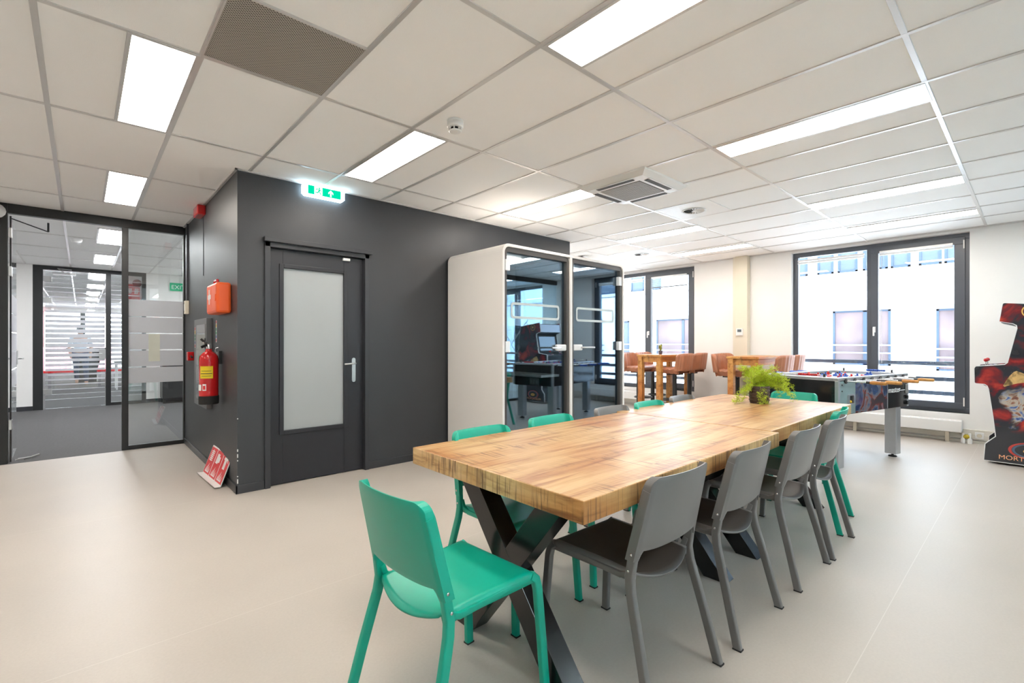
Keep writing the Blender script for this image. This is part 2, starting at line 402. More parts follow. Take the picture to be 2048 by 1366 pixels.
# chipped corner paint
ch = MB()
for z, h in ((.05, .018), (.085, .03), (.14, .008), (.30, .03), (.35, .02), (.62, .008), (.11, .012), (.27, .01)):
    ch.box((XS-.0015, YD-.0015, z), (XS+.006, YD+.004, z+h))
struct(ch.build('trim_2', M['chip']))
bb = MB()
bb.box((XS-.012, YD-.012, 0), (1.163, YD, .07)); bb.box((2.117, YD-.012, 0), (5.15, YD, .07)); bb.box((XS-.012, YD-.012, 0), (XS, YG-.03, .07))
struct(bb.build('baseboard_middle', M['darktrim'], bevel=.002))
cg = MB(); cg.box((XS-.02, YD-.02, H-.012), (5.16, YD, H)); cg.box((XS-.02, YD-.02, H-.012), (XS, YG, H))
struct(cg.build('trim_3', M['tbar']))
# remaining walls
struct(B((-4.2, -5, 0), (-4.1, 12.4, H), 'wall_left', M['wall']))
struct(B((-4.2, -5, 0), (8.3, -4.9, H), 'wall_near', M['wall']))
struct(B((5.15, 7.15, 0), (8.29, 7.27, H), 'wall_far', M['wall']))
struct(B((-4.2, YG, 0), (-.66, YG+.12, H), 'wall_corridor', M['wall']))
# window wall with three openings
WIN = [(4.19, 6.22), (.56, 2.59), (-2.95, -.94)]
ZB, ZT = .35, 2.66
w = MB(); ys = [-5]
for a, b in sorted(WIN): ys += [a, b]
ys.append(7.27)
for k in range(0, len(ys), 2): w.box((XW, ys[k], 0), (XW+.3, ys[k+1], H))
for a, b in WIN: w.box((XW, a, 0), (XW+.3, b, ZB)); w.box((XW, a, ZT), (XW+.3, b, H))
struct(w.build('wall_right', M['wall']))
cg = MB(); cg.box((XW-.02, -5, H-.012), (XW, 7.15, H)); struct(cg.build('trim_4', M['tbar']))

def window(n, a, b):
    r = bpy.data.objects.new('window_%d' % n, None); COL.objects.link(r); r.location = (XW+.09, (a+b)/2, ZB); struct(r)
    w = b-a; h = ZT-ZB; hw = w/2; x0, x1 = 0, .08
    f = MB()
    f.box((x0, -hw, 0), (x1, hw, .07)); f.box((x0, -hw, h-.07), (x1, hw, h)); f.box((x0, -hw, .07), (x1, -hw+.07, h-.07)); f.box((x0, hw-.07, .07), (x1, hw, h-.07))
    f.box((x0, .0, .07), (x1, .06, h-.07))
    f.build('window_frame', M['frame'], r, .004)
    s = MB(); xs0 = -.018
    s.box((xs0, -hw+.045, .045), (x1-.01, -.0+.01, .13)); s.box((xs0, -hw+.045, h-.14), (x1-.01, .01, h-.045))
    s.box((xs0, -hw+.045, .13), (x1-.01, -hw+.15, h-.14)); s.box((xs0, -.075, .13), (x1-.01, .01, h-.14))
    s.build('window_sash', M['frame'], r, .005)
    MB().box((.03, -hw+.15, .13), (.045, -.075, h-.14)).build('window_pane', M['winglass'], r)
    MB().box((.03, .06, .07), (.045, hw-.07, h-.07)).build('window_pane', M['winglass'], r)
    hd = MB(); hd.box((xs0-.012, -.045, 1.05), (xs0, -.015, 1.13)); hd.tube([(xs0-.012, -.03, 1.115), (xs0-.045, -.03, 1.115), (xs0-.048, -.03, 1.10), (xs0-.048, -.03, 1.0)], (.008, .010))
    hd.build('window_handle', M['whitegloss'], r)
    for z in (.09, h-.2):
        MB().box((xs0-.006, -hw+.052, z), (xs0, -hw+.064, z+.11)).build('window_hinge', M['white'], r)
    MB().box((-.06, -hw, -.02), (.10, hw, .0)).build('window_sill', M['frame'], r, .003)
    return r
for n, (a, b) in enumerate(WIN): window(n+1, a, b)
# blinds
def blind(a, b, drop, label, slats, green=False):
    t = thing('venetian_blind', label, 'blind', (XW+.055, (a+b)/2, 2.52)); w = (b-a)/2
    MB().box((-.018, -w, -.005), (.012, w, .022)).build('headrail', M['whitegloss'], t, .002)
    s = MB(); 
    for k in range(slats):
        z = -.012-drop*k/max(1, slats); s.box((-.014, -w+.005, z-.003), (.010, w-.005, z))
    s.build('slats', mat('blind_slats', (.30, .48, .44), .4) if green else M['white'], t)
    MB().box((-.016, -w, -drop-.03), (.010, w, -drop-.012)).build('bottom_rail', M['grey_enamel'] if green else M['white'], t)
    c = MB()
    for k, dy in enumerate((0, .012)): c.tube([(-.02, w-.02-dy, 0), (-.024, w-.015-dy, -.8), (-.02, w-.02-dy, -1.55)], .0016, 5)
    c.build('cord', M['white'], t)
blind(4.36, 5.10, .17, 'pale green blind half stacked at the top of the window behind the cactus table', 9, True)
blind(5.29, 6.13, .01, 'thin white blind headrail over the window pane nearest the glass booth', 2)
blind(.72, 1.48, .01, 'thin white blind pulled up at the right pane of the window behind the foosball table', 2)
blind(1.66, 2.51, .01, 'thin white blind pulled up at the left pane of the window behind the foosball table', 2)
# skirting ducts on the window wall
d = MB(); d.box((XW-.035, -.4, .045), (XW, 7.14, .165)); d.box((XW-.042, -.4, .10), (XW-.035, 7.14, .106)); d.box((XW-.02, -.4, 0), (XW, 7.14, .03))
struct(d.build('baseboard_right', mat('duct_offwhite', (.70, .67, .60), .45), bevel=.002))
def radiator(a, b, label, lab2):
    t = thing('convector_radiator', label, 'radiator', (XW, (a+b)/2, 0)); w = (b-a)/2
    MB().box((-.20, -w, .135), (-.045, w, .275)).build('casing', M['white'], t, .006)
    gr = MB()
    for k in range(int(2*w/.05)): gr.box((-.185, -w+.02+k*.05, .275), (-.06, -w+.05+k*.05, .278))
    gr.build('grille', M['offwhite'], t)
    for y in (-w+.14, 0, w-.14): MB().box((-.12, y-.02, 0), (-.085, y+.02, .14)).build('bracket', M['cream'], t, .003)
radiator(.62, 2.85, 'long white low radiator under the window behind the foosball table', '')
radiator(4.25, 6.3, 'long white low radiator under the window behind the cactus table', '')
t = thing('radiator_valve', 'yellow and white radiator valve at the floor near the arcade machine', 'valve', (8.16, .55, 0))
MB().sphere((0, .03, .085), (.03, .035, .03), 10).build('valve_cap', mat('valve_yellow', (.55, .42, .03), .4), t)
MB().lathe([(.022, 0), (.022, .06), (.012, .07), (.012, .13)], 12, (0, 0, 0)).lathe([(.022, 0), (.022, .06), (.012, .07), (.012, .12)], 12, (0, .06, 0)).build('pipe', M['white'], t)
t = thing('wall_socket', 'white wall socket on the skirting duct beside the arcade machine', 'socket', (XW-.036, .47, .10))
MB().box((-.012, -.04, -.04), (0, .04, .04)).build('plate', M['white'], t, .004)
MB().lathe([(.024, 0), (.024, .003), (.018, .003), (.018, .001)], 16, T=Matrix.Translation((-.012, 0, 0)) @ Matrix.Rotation(-pi/2, 4, 'Y')).build('socket_ring', M['cream'], t)
# beige duct with thermostat
t = thing('pipe_duct', 'cream vertical duct from ceiling down the window wall between the windows', 'duct', (XW, 3.31, 0))
MB().box((-.12, -.10, .17), (0, .10, H)).build('casing', M['cream'], t, .004)
MB().box((-.06, .10, .17), (0, .16, H)).build('side_channel', mat('duct_side_cream', (.72, .67, .56), .45), t, .003)  # channel in a slightly lighter cream than the casing
t = thing('thermostat', 'small white thermostat with dark display on the cream duct', 'thermostat', (XW-.12, 3.33, 1.43))
MB().box((-.022, -.055, -.06), (0, .055, .06)).build('body', M['white'], t, .004)
MB().box((-.024, -.032, 0.0), (-.0215, .032, .045)).build('display', mat('lcd_grey', (.10, .12, .13), .3), t)

# ------------------------------------------------------------------ dark block door
d = bpy.data.objects.new('door_1', None); COL.objects.link(d); d.location = (1.64, YD, 0); struct(d)
f = MB(); f.box((-.475, -.02, 0), (-.43, .10, 2.13)); f.box((.43, -.02, 0), (.475, .10, 2.13)); f.box((-.475, -.02, 2.085), (.475, .10, 2.13)); f.box((-.485, -.055, 2.125), (.495, .0, 2.165))
f.build('door_frame', M['darktrim'], d, .003)
l = MB(); y0, y1 = .035, .075; gx0, gx1, gz0, gz1 = -.315, .24, .47, 1.925
l.box((-.43, y0, .008), (gx0, y1, 2.083)); l.box((gx1, y0, .008), (.43, y1, 2.083)); l.box((gx0, y0, .008), (gx1, y1, gz0)); l.box((gx0, y0, gz1), (gx1, y1, 2.083))
l.build('door_leaf', M['door'], d, .002)
bd = MB(); k = .03
bd.box((gx0-k, y0-.012, gz0-k), (gx0+.006, y0+.01, gz1+k)); bd.box((gx1-.006, y0-.012, gz0-k), (gx1+k, y0+.01, gz1+k))
bd.box((gx0+.006, y0-.012, gz0-k), (gx1-.006, y0+.01, gz0+.006)); bd.box((gx0+.006, y0-.012, gz1-.006), (gx1-.006, y0+.01, gz1+k))
bd.build('glazing_bead', M['door'], d, .004)
B((gx0, y0+.012, gz0), (gx1, y0+.02, gz1), 'door_pane', M['frostdoor'], d)
hh = MB(); pl = [(.018*cos(a), .10+.018*sin(a)) for a in [pi*q/8 for q in range(9)]]+[(.018*cos(a), -.10+.018*sin(a)) for a in [pi+pi*q/8 for q in range(9)]]
hh.prism([(x, z) for x, z in pl], -.008, (.335, y0-.008, .99), (1,0,0), (0,0,1))
hh.tube([(.335, y0-.005, 1.055), (.335, y0-.05, 1.055), (.327, y0-.055, 1.055), (.225, y0-.055, 1.05)], .0085, 10)
hh.build('door_handle', M['steel'], d)
B((.22, y0-.03, 2.045), (.29, y0, 2.07), 'door_contact', M['white'], d, .003)

# exit sign
t = thing('exit_sign', 'lit green exit sign with running figure and arrow above the dark door', 'exit sign', (1.66, YD, 2.585))
bx = [(-.19, .02), (-.17, 0), (.17, 0), (.19, .02), (.19, .09), (.17, .108), (-.17, .108), (-.19, .09)]
MB().prism(bx, .055, (0, -.002, 0), (1,0,0), (0,0,1)).build('housing', M['exitwhite'], t, .004)
B((-.15, -.061, .015), (.15, -.0575, .093), 'sign_face', M['exitgreen'], t)
p = MB(); o = (0, -.061, 0); yy = .0012
def pp(mb, pts, ox, oz, sc, org=o): mb.prism([(ox+x*sc, oz+z*sc) for x, z in pts], yy, org, (1,0,0), (0,0,1))
pp(p, [(-.095, .018), (-.022, .018), (-.022, .09), (-.095, .09)], 0, 0, 1)
p.build('pictogram', M['exitpict'], t); p = MB()
pp(p, [(.048, .022), (.062, .022), (.062, .058), (.078, .042), (.078, .060), (.055, .083), (.032, .060), (.032, .042), (.048, .058)], 0, 0, 1)
p.build('arrow', M['exitpict'], t)
mn = MB(); o2 = (0, -.0624, 0)
for pts in ([(-.060,.050),(-.048,.050),(-.042,.070),(-.056,.070)], [(-.056,.052),(-.050,.052),(-.032,.024),(-.040,.024)], [(-.060,.052),(-.052,.046),(-.064,.033),(-.088,.036),(-.088,.042),(-.068,.041)],
            [(-.055,.070),(-.060,.064),(-.074,.066),(-.080,.056),(-.084,.058),(-.076,.073)], [(-.044,.068),(-.040,.064),(-.028,.058),(-.030,.054),(-.044,.060)], [(-.050+.007*cos(a*pi/4), .079+.007*sin(a*pi/4)) for a in range(8)]):
    mn.prism(pts, yy, o2, (1,0,0), (0,0,1))
mn.build('running_figure', M['exitgreen'], t)

# ------------------------------------------------------------------ items on the side wall (plane X = XS, facing -X)
t = thing('alarm_siren', 'red alarm siren at the ceiling on the dark side wall', 'siren', (XS, 5.92, 2.585))
MB().box((-.075, -.12, -.0), (0, .12, .10)).build('body', M['red'], t, .01)
MB().box((-.005, -.003, -.62), (0, .003, 0)).build('cable_duct', M['darkwall'], t)
t = thing('light_switch', 'off-white switch box on the dark side wall beside the glass pane', 'switch', (XS, 6.88, 1.60))
MB().box((-.04, -.05, 0), (0, .05, .16)).build('box', M['cream'], t, .005)
MB().box((-.02, -.01, .16), (0, .012, H-1.6)).build('conduit', M['darktrim'], t)
MB().box((-.044, -.025, .04), (-.04, .025, .12)).build('rocker', M['white'], t, .002)

t = thing('first_aid_box', 'orange first aid box with white cross on the dark side wall', 'first aid box', (XS, 4.88, 1.51))
MB().box((-.05, .19, .01), (0, .30, .26)).build('wall_bracket', M['white'], t, .004)
MB().box((-.115, -.225, .0), (0, .20, .265)).build('case', M['orange'], t, .022, )
MB().tube([(-.07, -.07, .26), (-.075, -.06, .295), (-.075, .06, .295), (-.07, .07, .26)], .011, 8).build('handle', M['red'], t)
MB().box((-.121, -.205, .10), (-.113, -.17, .16)).build('latch', M['orange'], t, .003)
c = MB(); c.box((-.1165, .0, .13), (-.1150, .13, .17)); c.box((-.1170, .045, .085), (-.1155, .085, .215)); c.build('cross', M['white'], t)
MB().box((-.1163, -.02, .06), (-.1152, .15, .24)).build('label', M['orange'], t)

t = thing('hose_cabinet', 'grey metal fire cabinet with clear front on the dark side wall behind the extinguisher', 'cabinet', (XS-.001, 5.8, .60))
MB().box((-.05, -.34, 0), (0, .34, .90)).build('box', M['grey_enamel'], t, .004)
MB().box((-.053, -.28, .06), (-.050, .20, .84)).build('door', mat('cabinet_front', (.19, .20, .21), .12), t, .002)
MB().box((-.058, -.30, .60), (-.050, -.27, .70)).build('lock', M['black'], t)
def strip(parent, x, y, z0, hgt, w=.03):
    s = MB(); cs = [M['white'], M['redflat'], M['greenlab'], M['yellow'], M['blue']]
    s.box((x-.001, y-w/2, z0), (x, y+w/2, z0+hgt)); n = 6
    for k in range(n):
        s.mi = 1+[0, 3, 1, 1, 2, 0][k]; s.box((x-.002, y-w*.4, z0+.006+k*hgt/n), (x-.001, y+w*.4, z0-.004+(k+1)*hgt/n))
    return s.build('safety_label', cs, parent)
strip(t, -.054, .26, .60, .22)
lb = strip(None, XS, 5.28, 1.26, .21, .035); lb.name = 'label_strip'; tag(lb, 'narrow strip of coloured safety labels on the dark side wall above the extinguisher', 'label')
t = thing('call_point', 'small red fire call point on the dark side wall beside the glass pane', 'fire alarm', (XS, 6.55, 1.10))
MB().box((-.06, -.05, -.05), (0, .05, .05)).build('box', M['red'], t, .006)
MB().tube([(-.03, -.05, 0), (-.03, -.13, -.01)], .012, 8).build('knob', M['black'], t)
t = thing('key_hook', 'small steel hook and chain beside the fire extinguisher', 'hook', (XS, 5.2, 1.16))
MB().tube([(0, 0, .05), (-.02, 0, .045), (-.025, 0, .02), (-.012, 0, 0)], .003, 6).build('hook', M['steel'], t)
c = MB()
for k in range(7): c.tube([(-.012+.006*cos(a), .004*(k % 2), -.012*k+.008*sin(a)) for a in [2*pi*q/8 for q in range(8)]], .0016, 5, closed=True)
c.build('chain', M['steel'], t)

t = thing('fire_extinguisher', 'red fire extinguisher with yellow label hanging on the dark side wall', 'fire extinguisher', (.86, 5.06, .70))
MB().lathe([(.0, 0), (.078, .0), (.080, .012), (.080, .075)], 28).build('base_skirt', M['rubber'], t)
MB().lathe([(.076, .02), (.0765, .40), (.070, .435), (.050, .462), (.030, .475), (.024, .49), (.024, .50)], 28).build('cylinder', M['red'], t)
v = MB(); v.lathe([(.020, .495), (.022, .54), (.012, .545)], 14); v.box((-.012, -.018, .52), (.012, .018, .545)); v.tube([(0, 0, .545), (-.02, -.02, .56), (-.05, -.05, .555)], .007);  v.build('valve', M['steel'], t)
MB().tube([(0, .01, .54), (-.025, .02, .555), (-.055, .035, .59)], (.010, .004)).tube([(.0, 0, .535), (-.035, -.03, .53), (-.065, -.04, .515)], (.011, .004)).build('lever', M['black'], t)
MB().tube([(.0, .02, .52), (.02, .06, .52), (.03, .090, .45), (.035, .094, .36), (.035, .092, .18)], .009, 8).build('hose', M['black'], t)
def wrap(name, z0, z1, a0, a1, r, m, par):
    return MB().grid(lambda u, v_: (r*cos(a0+(a1-a0)*u), r*sin(a0+(a1-a0)*u), z0+(z1-z0)*v_), 14, 1).build(name, m, par)
wrap('yellow_label', .235, .345, radians(205), radians(285), .0778, M['yellow'], t)['label'] = 'yellow label'
wrap('label_text', .275, .281, radians(210), radians(280), .0784, M['black'], t)
wrap('label_text', .30, .304, radians(215), radians(275), .0784, M['black'], t)
wrap('label_text', .255, .259, radians(215), radians(275), .0784, M['black'], t)
wrap('white_label', .125, .185, radians(222), radians(246), .0778, M['white'], t)
wrap('white_label', .125, .18, radians(180), radians(214), .0778, M['white'], t)
wrap('round_mark', .135, .17, radians(226), radians(241), .0784, M['redflat'], t)
wrap('green_label', .32, .44, radians(150), radians(185), .0778, M['greenlab'], t)
MB().box((.075, -.03, .36), (.10, .03, .48)).build('wall_hook', M['black'], t)

# folded red sign leaning on the wall foot
t = thing('fire_sign', 'red and white three-panel fire sign leaning against the foot of the dark wall', 'sign', (0, 0, 0))
A = Vector((.862, 5.37, .012)); Bq = Vector((.888, 4.73, .012)); L = (Bq-A); L.z = 0; wd = L.length; U = L.normalized()
V = Vector((.085, 0, .235)).normalized(); hs = .265
MB().prism([(0, 0), (wd, 0), (wd, hs), (0, hs)], -.006, A, U, V).build('panel', M['white'], t)
MB().prism([(-.01, 0), (wd+.01, 0), (wd+.01, .045), (-.01, .045)], -.004, A+Vector((0, 0, -.002)), U, Vector((-1, 0, .08)).normalized()).build('foot_flap', M['white'], t)
N = U.cross(V).normalized()
rp = MB(); pw = wd/3
flip = 1 if N.x < 0 else -1
for k in range(3): rp.prism([(k*pw+.01, .012), ((k+1)*pw-.01, .012), ((k+1)*pw-.01, hs-.012), (k*pw+.01, hs-.012)], .0015*flip, A, U, V)
rp.build('red_panels', M['redflat'], t)
o3 = A+N*(.0015*flip)
for k in range(3):
    ox = k*pw+pw/2; pc = MB()
    for dx, sc in ((-.05, .8), (-.015, 1.1), (.02, .9), (.05, .7)):
        pc.prism([(ox+dx-.012, .035), (ox+dx+.008, .035), (ox+dx+.018, .06*sc+.03), (ox+dx+.022, .10*sc), (ox+dx+.002, .075*sc)], .001*flip, o3, U, V)
    pc.prism([(ox-.062, .028), (ox+.062, .028), (ox+.062, .037), (ox-.062, .037)], .001*flip, o3, U, V)
    pc.build('flame_symbol', M['white'], t)
pc = MB()
for j in range(6): pc.prism([(.05, .135+j*.016), (.15, .135+j*.016), (.15, .144+j*.016), (.05, .144+j*.016)], .001*flip, o3, U, V)
pc.prism([(.09, .13), (.11, .13), (.11, .235), (.09, .235)], .001*flip, o3, U, V)
pc.build('hose_reel_symbol', M['white'], t)
pc = MB(); pc.prism([(pw+.05, .14), (pw+.12, .14), (pw+.12, .155), (pw+.16, .155), (pw+.16, .205), (pw+.12, .205), (pw+.12, .225), (pw+.05, .225)], .001*flip, o3, U, V); pc.build('alarm_symbol', M['white'], t)
pc = MB(); pc.prism([(2*pw+.08, .13), (2*pw+.14, .13), (2*pw+.14, .205), (2*pw+.15, .215), (2*pw+.18, .19), (2*pw+.185, .2), (2*pw+.15, .235), (2*pw+.06, .228), (2*pw+.055, .21), (2*pw+.08, .205)], .001*flip, o3, U, V); pc.build('extinguisher_symbol', M['white'], t)

# ------------------------------------------------------------------ glass partition to the corridor
f = MB(); y0, y1 = YG, YG+.07
f.box((-.66, y0, 0), (-.565, y1, H)); f.box((.35, y0, 0), (.41, y1, 2.60)); f.box((.945, y0, 0), (XS, y1, 2.60)); f.box((-.565, y0, 2.60), (XS, y1, H)); f.box((.41, y0, 0), (.945, y1, .045))
struct(f.build('trim_5', M['partition'], bevel=.003))
t = bpy.data.objects.new('window_4', None); COL.objects.link(t); t.location = (0, 0, 0); struct(t)
B((.41, y0+.03, .045), (.945, y0+.038, 2.60), 'glass_pane', M['clear'], t)
fb = MB()
for z0, z1 in ((1.572, 1.767), (1.374, 1.560), (1.174, 1.360), (.972, 1.160), (.775, .958)): fb.box((.41, y0+.026, z0), (.945, y0+.0295, z1))
fb.build('frosting', M['film'], t)
B((.60, y0+.021, 1.03), (.71, y0+.024, 1.36), 'paper_note', mat('paper_note', (.66, .68, .60), .8), t)
dd = bpy.data.objects.new('door_2', None); COL.objects.link(dd); dd.location = (-.548, YG+.05, 0); dd.rotation_euler = (0, 0, radians(91.5)); struct(dd)
B((0, -.004, .01), (.88, .004, 2.58), 'door_pane', M['clear'], dd)
MB().box((0, -.007, .01), (.012, .007, 2.58)).build('door_edge', M['partition'], dd)
fb = MB()
for z0, z1 in ((1.572, 1.767), (1.374, 1.560), (1.174, 1.360), (.972, 1.160), (.775, .958)): fb.box((.02, -.0075, z0), (.86, -.0045, z1))
fb.build('frosting', M['film'], dd)
for z in (.35, 1.95, 2.35): MB().box((-.05, -.012, z), (.05, .012, z+.10)).build('hinge', M['steel'], dd, .003)
hd = MB(); hd.box((.80, -.018, 1.0), (.86, .018, 1.16)); hd.tube([(.83, -.018, 1.07), (.83, -.06, 1.07), (.70, -.065, 1.07)], .009); hd.tube([(.83, .018, 1.07), (.83, .06, 1.07), (.70, .065, 1.07)], .009)
hd.build('door_handle', M['steel'], dd)
MB().tube([(.02, 0, 2.56), (.25, -.28, 2.50)], .006).tube([(.25, -.28, 2.50), (.25, -.28, 2.60)], .01).build('closer_arm', M['black'], dd)
t = thing('door_stop', 'small steel door stop on the floor at the open glass door', 'door stop', (-.50, 7.30, 0), .3)
MB().tube([(0, 0, .012), (.10, .0, .014), (.17, .01, .03)], (.008, .012)).box((-.02, -.015, 0), (.04, .015, .012)).build('wedge', M['steel'], t)
t = thing('dome_sensor', 'white dome sensor at the ceiling by the top left frame corner', 'sensor', (-.66, YG-.001, 2.60))
MB().sphere((0, -.05, 0), (.09, .07, .08), 16).build('dome', M['white'], t)

# corridor and second partition
Y2 = 12.43
w2 = MB(); w2.box((-4.2, Y2, 0), (-.665, Y2+.12, H)); w2.box((1.0, Y2, 0), (3.2, Y2+.12, H)); struct(w2.build('wall_corridor_far', M['wall']))
struct(B((3.2, YG+.12, 0), (3.32, 28, H), 'wall_corridor_right', M['wall']))
struct(B((XS+.12, YG, 0), (5.03, YG+.12, H), 'wall_corridor_near', M['wall']))
bb = MB(); bb.box((-4.1, Y2-.012, 0), (-.665, Y2, .08)); bb.box((1.0, Y2-.012, 0), (3.2, Y2, .08)); struct(bb.build('baseboard_corridor', M['darktrim']))
f = MB(); f.box((-.665, Y2, 0), (-.53, Y2+.08, H)); f.box((.36, Y2, 0), (.44, Y2+.08, 2.62)); f.box((.93, Y2, 0), (1.0, Y2+.08, H)); f.box((-.53, Y2, 2.62), (.93, Y2+.08, H)); f.box((.44, Y2, 0), (.93, Y2+.08, .06))
struct(f.build('trim_6', M['partition']))
dd = bpy.data.objects.new('door_3', None); COL.objects.link(dd); dd.location = (-.50, Y2+.03, 0); struct(dd)
B((0, 0, .012), (.85, .008, 2.60), 'door_pane', M['clear'], dd)
def stripes(x0, x1, par, y):
    s = MB(); n = 26
    for k in range(n):
        z = .18+k*.0925; c = abs(z-1.30)/1.2; th = .080*max(.12, 1-c*1.05)
        s.box((x0, y-.004, z-th/2), (x1, y-.001, z+th/2))
    s.build('frosting', M['film'], par)
stripes(.0, .85, dd, 0)
for z in (.28, 2.0, 2.40): MB().box((-.03, -.02, z), (.09, .02, z+.10)).build('hinge', M['steel'], dd, .003)
MB().box((.76, -.03, .93), (.86, .03, 1.12)).tube([(.80, -.03, 1.03), (.80, -.06, 1.03), (.69, -.06, 1.03)], .01).build('door_handle', M['steel'], dd)
MB().box((.10, -.06, 2.54), (.42, 0, 2.59)).tube([(.25, -.04, 2.59), (.17, -.14, 2.64), (.36, -.04, 2.64)], .01).build('door_closer', M['steel'], dd)
t = bpy.data.objects.new('window_5', None); COL.objects.link(t); t.location = (0, Y2+.03, 0); struct(t)
B((.44, 0, .06), (.93, .008, 2.62), 'glass_pane', M['clear'], t)
stripes(.44, .93, t, 0)
t = thing('fire_sign', 'red and white fire signs hanging behind the inner glass partition', 'sign', (.81, Y2+.35, 2.02))
MB().box((-.11, 0, 0), (.11, .006, .46)).build('panel', M['redflat'], t)
for x in (-.055, .055):
    for z in (.04, .27): 
        p = MB(); p.box((x-.04, -.0025, z-.008), (x+.02, -.0005, z))
        for q in range(3): p.prism([(x-.035+q*.022, z), (x-.022+q*.022, z), (x-.012+q*.022, z+.09), (x-.022+q*.022, z+.12)], .002, (0, -.0005, 0), (1,0,0), (0,0,1))
        p.build('flame_symbol', M['white'], t)
t = thing('alarm_bell', 'round dark red alarm bell above the red signs behind the inner glass', 'alarm bell', (.87, Y2+.30, 2.50))
MB().lathe([(0, 0), (.07, 0), (.08, .02), (.07, .05), (0, .06)], 18, T=Matrix.Rotation(pi/2, 4, 'X')).build('gong', mat('dark_red', (.22, .02, .02), .4), t)
MB().box((-.02, 0, -.02), (.02, .08, .02)).build('bracket', M['black'], t)
struct(B((.72, Y2+.5, 0), (3.2, Y2+.6, H), 'wall_office', M['wall']))
t = thing('exit_sign', 'green emergency exit sign on the white corridor wall behind the glass pane', 'exit sign', (1.56, Y2, 2.36))
MB().box((-.16, -.04, 0), (.16, 0, .17)).build('housing', mat('exit_green_faint_glow', (.01, .26, .12), .4, emit=(.0, .3, .14), es=.25), t, .004)  # green housing gives off a faint glow
text('lettering', 'EXIT', .12, (-.14, -.041, .04), (1,0,0), (0,0,1), M['white'], t)
t = thing('dark_box', 'made-up low black box against the white corridor wall behind the glass pane', 'cabinet', (1.55, Y2-.02, 0))  # box stands for an unclear dark shape behind the glass
MB().box((-.32, -.42, .10), (.5, 0, .78)).build('body', M['black'], t, .004)
for x in (-.29, .47):
    for y in (-.38, -.04): MB().box((x-.02, y-.02, 0), (x+.02, y+.02, .10)).build('leg', M['black'], t)
t = thing('smoke_detector', 'white smoke detector on the corridor ceiling behind the glass', 'smoke detector', (-.05, 9.0, H))
MB().lathe([(.0, -.05), (.045, -.05), (.06, -.03), (.065, 0)], 16).build('body', M['white'], t)

# office beyond: bright windows, red curtains, desk, walking person
YF = 27.0
wl = MB(); wl.box((-4.2, YF, 0), (3.3, YF+.1, .1)); wl.box((-4.2, YF, 2.5), (3.3, YF+.1, H))
struct(wl.build('wall_office_far', M['wall']))
wl = MB()
for x in (-4.2, -2.05, -.03, 2.0): wl.box((x, YF, .1), (x+.16, YF+.1, 2.5))
struct(wl.build('trim_8', M['partition']))
struct(B((-4.2, YF-.05, 0), (3.3, YF-.01, .12), 'baseboard_office', M['redflat']))
struct(B((-3.9, 13.2, 0), (-3.8, YF, H), 'wall_office_left', M['wall']))
struct(B((-2.35, 21.5, 0), (-1.35, 21.7, H), 'wall_office_column', M['wall']))
B((-4.2, YF+.4, .1), (3.3, YF+.42, 2.5), 'window_6', emis('office_daylight', (.88, .94, 1.), 3.4)); struct(bpy.data.objects['window_6'])
def curtain(x0, x1, label):
    n = int((x1-x0)/.03); c = MB()
    c.grid(lambda u, v: (x0+(x1-x0)*u, YF-.12+.035*sin(u*n*1.15), .12+2.4*v), n*3, 1)
    tag(c.build('curtain', M['curtain']), label, 'curtain', 'red curtains at the far office windows')
curtain(-1.42, -1.12, 'narrow red curtain at the far office window left of the walking person')
curtain(-3.2, -2.6, 'red curtain at the leftmost far office window behind the frosted stripes')
def lowdrape(x0, x1, label):
    n = 14; c = MB(); c.grid(lambda u, v: (x0+(x1-x0)*u, YF-.20+.03*sin(u*n*2), .10+.95*v), n*4, 1)
    tag(c.build('curtain', frost('sheer_red', (.88, .48, .54), .6)), label, 'curtain', 'red curtains at the far office windows')
lowdrape(-1.15, -.3, 'sheer red low curtain left of the walking person in the far office')
lowdrape(.2, .98, 'sheer red low curtain right of the walking person in the far office')
t = thing('high_desk', 'tall black table behind the walking person in the far office', 'table', (.12, 20.6, 0))
MB().box((-.48, -.3, 1.02), (.48, .3, 1.08)).build('table_top', M['black'], t)
MB().prism([(-.40, 1.02), (-.24, .35), (.24, .35), (.40, 1.02)], .5, (0, -.25, 0), (1,0,0), (0,0,1)).build('pedestal', M['black'], t)
MB().box((-.25, -.25, 0), (.25, .25, .35)).build('foot', M['black'], t)
t = thing('office_desk', 'white office desk with dark top behind the inner glass side pane', 'desk', (1.1, 16.6, 0))
# desk: slim white frame
MB().box((-.45, -.3, .72), (.5, .4, .75)).build('table_top', M['black'], t)
for x in (-.4, .45):
    for y in (-.25, .35): MB().box((x-.02, y-.02, 0), (x+.02, y+.02, .72)).build('leg', M['white'], t)
t = thing('side_panel', 'tan wooden panel standing at the left in the far office', 'panel', (-1.62, 20.4, 0))
MB().box((-.14, -.02, .12), (.14, .02, 1.15)).build('board', M['oak'], t)
MB().box((-.16, -.1, 0), (.16, .1, .12)).build('foot', M['oak'], t)

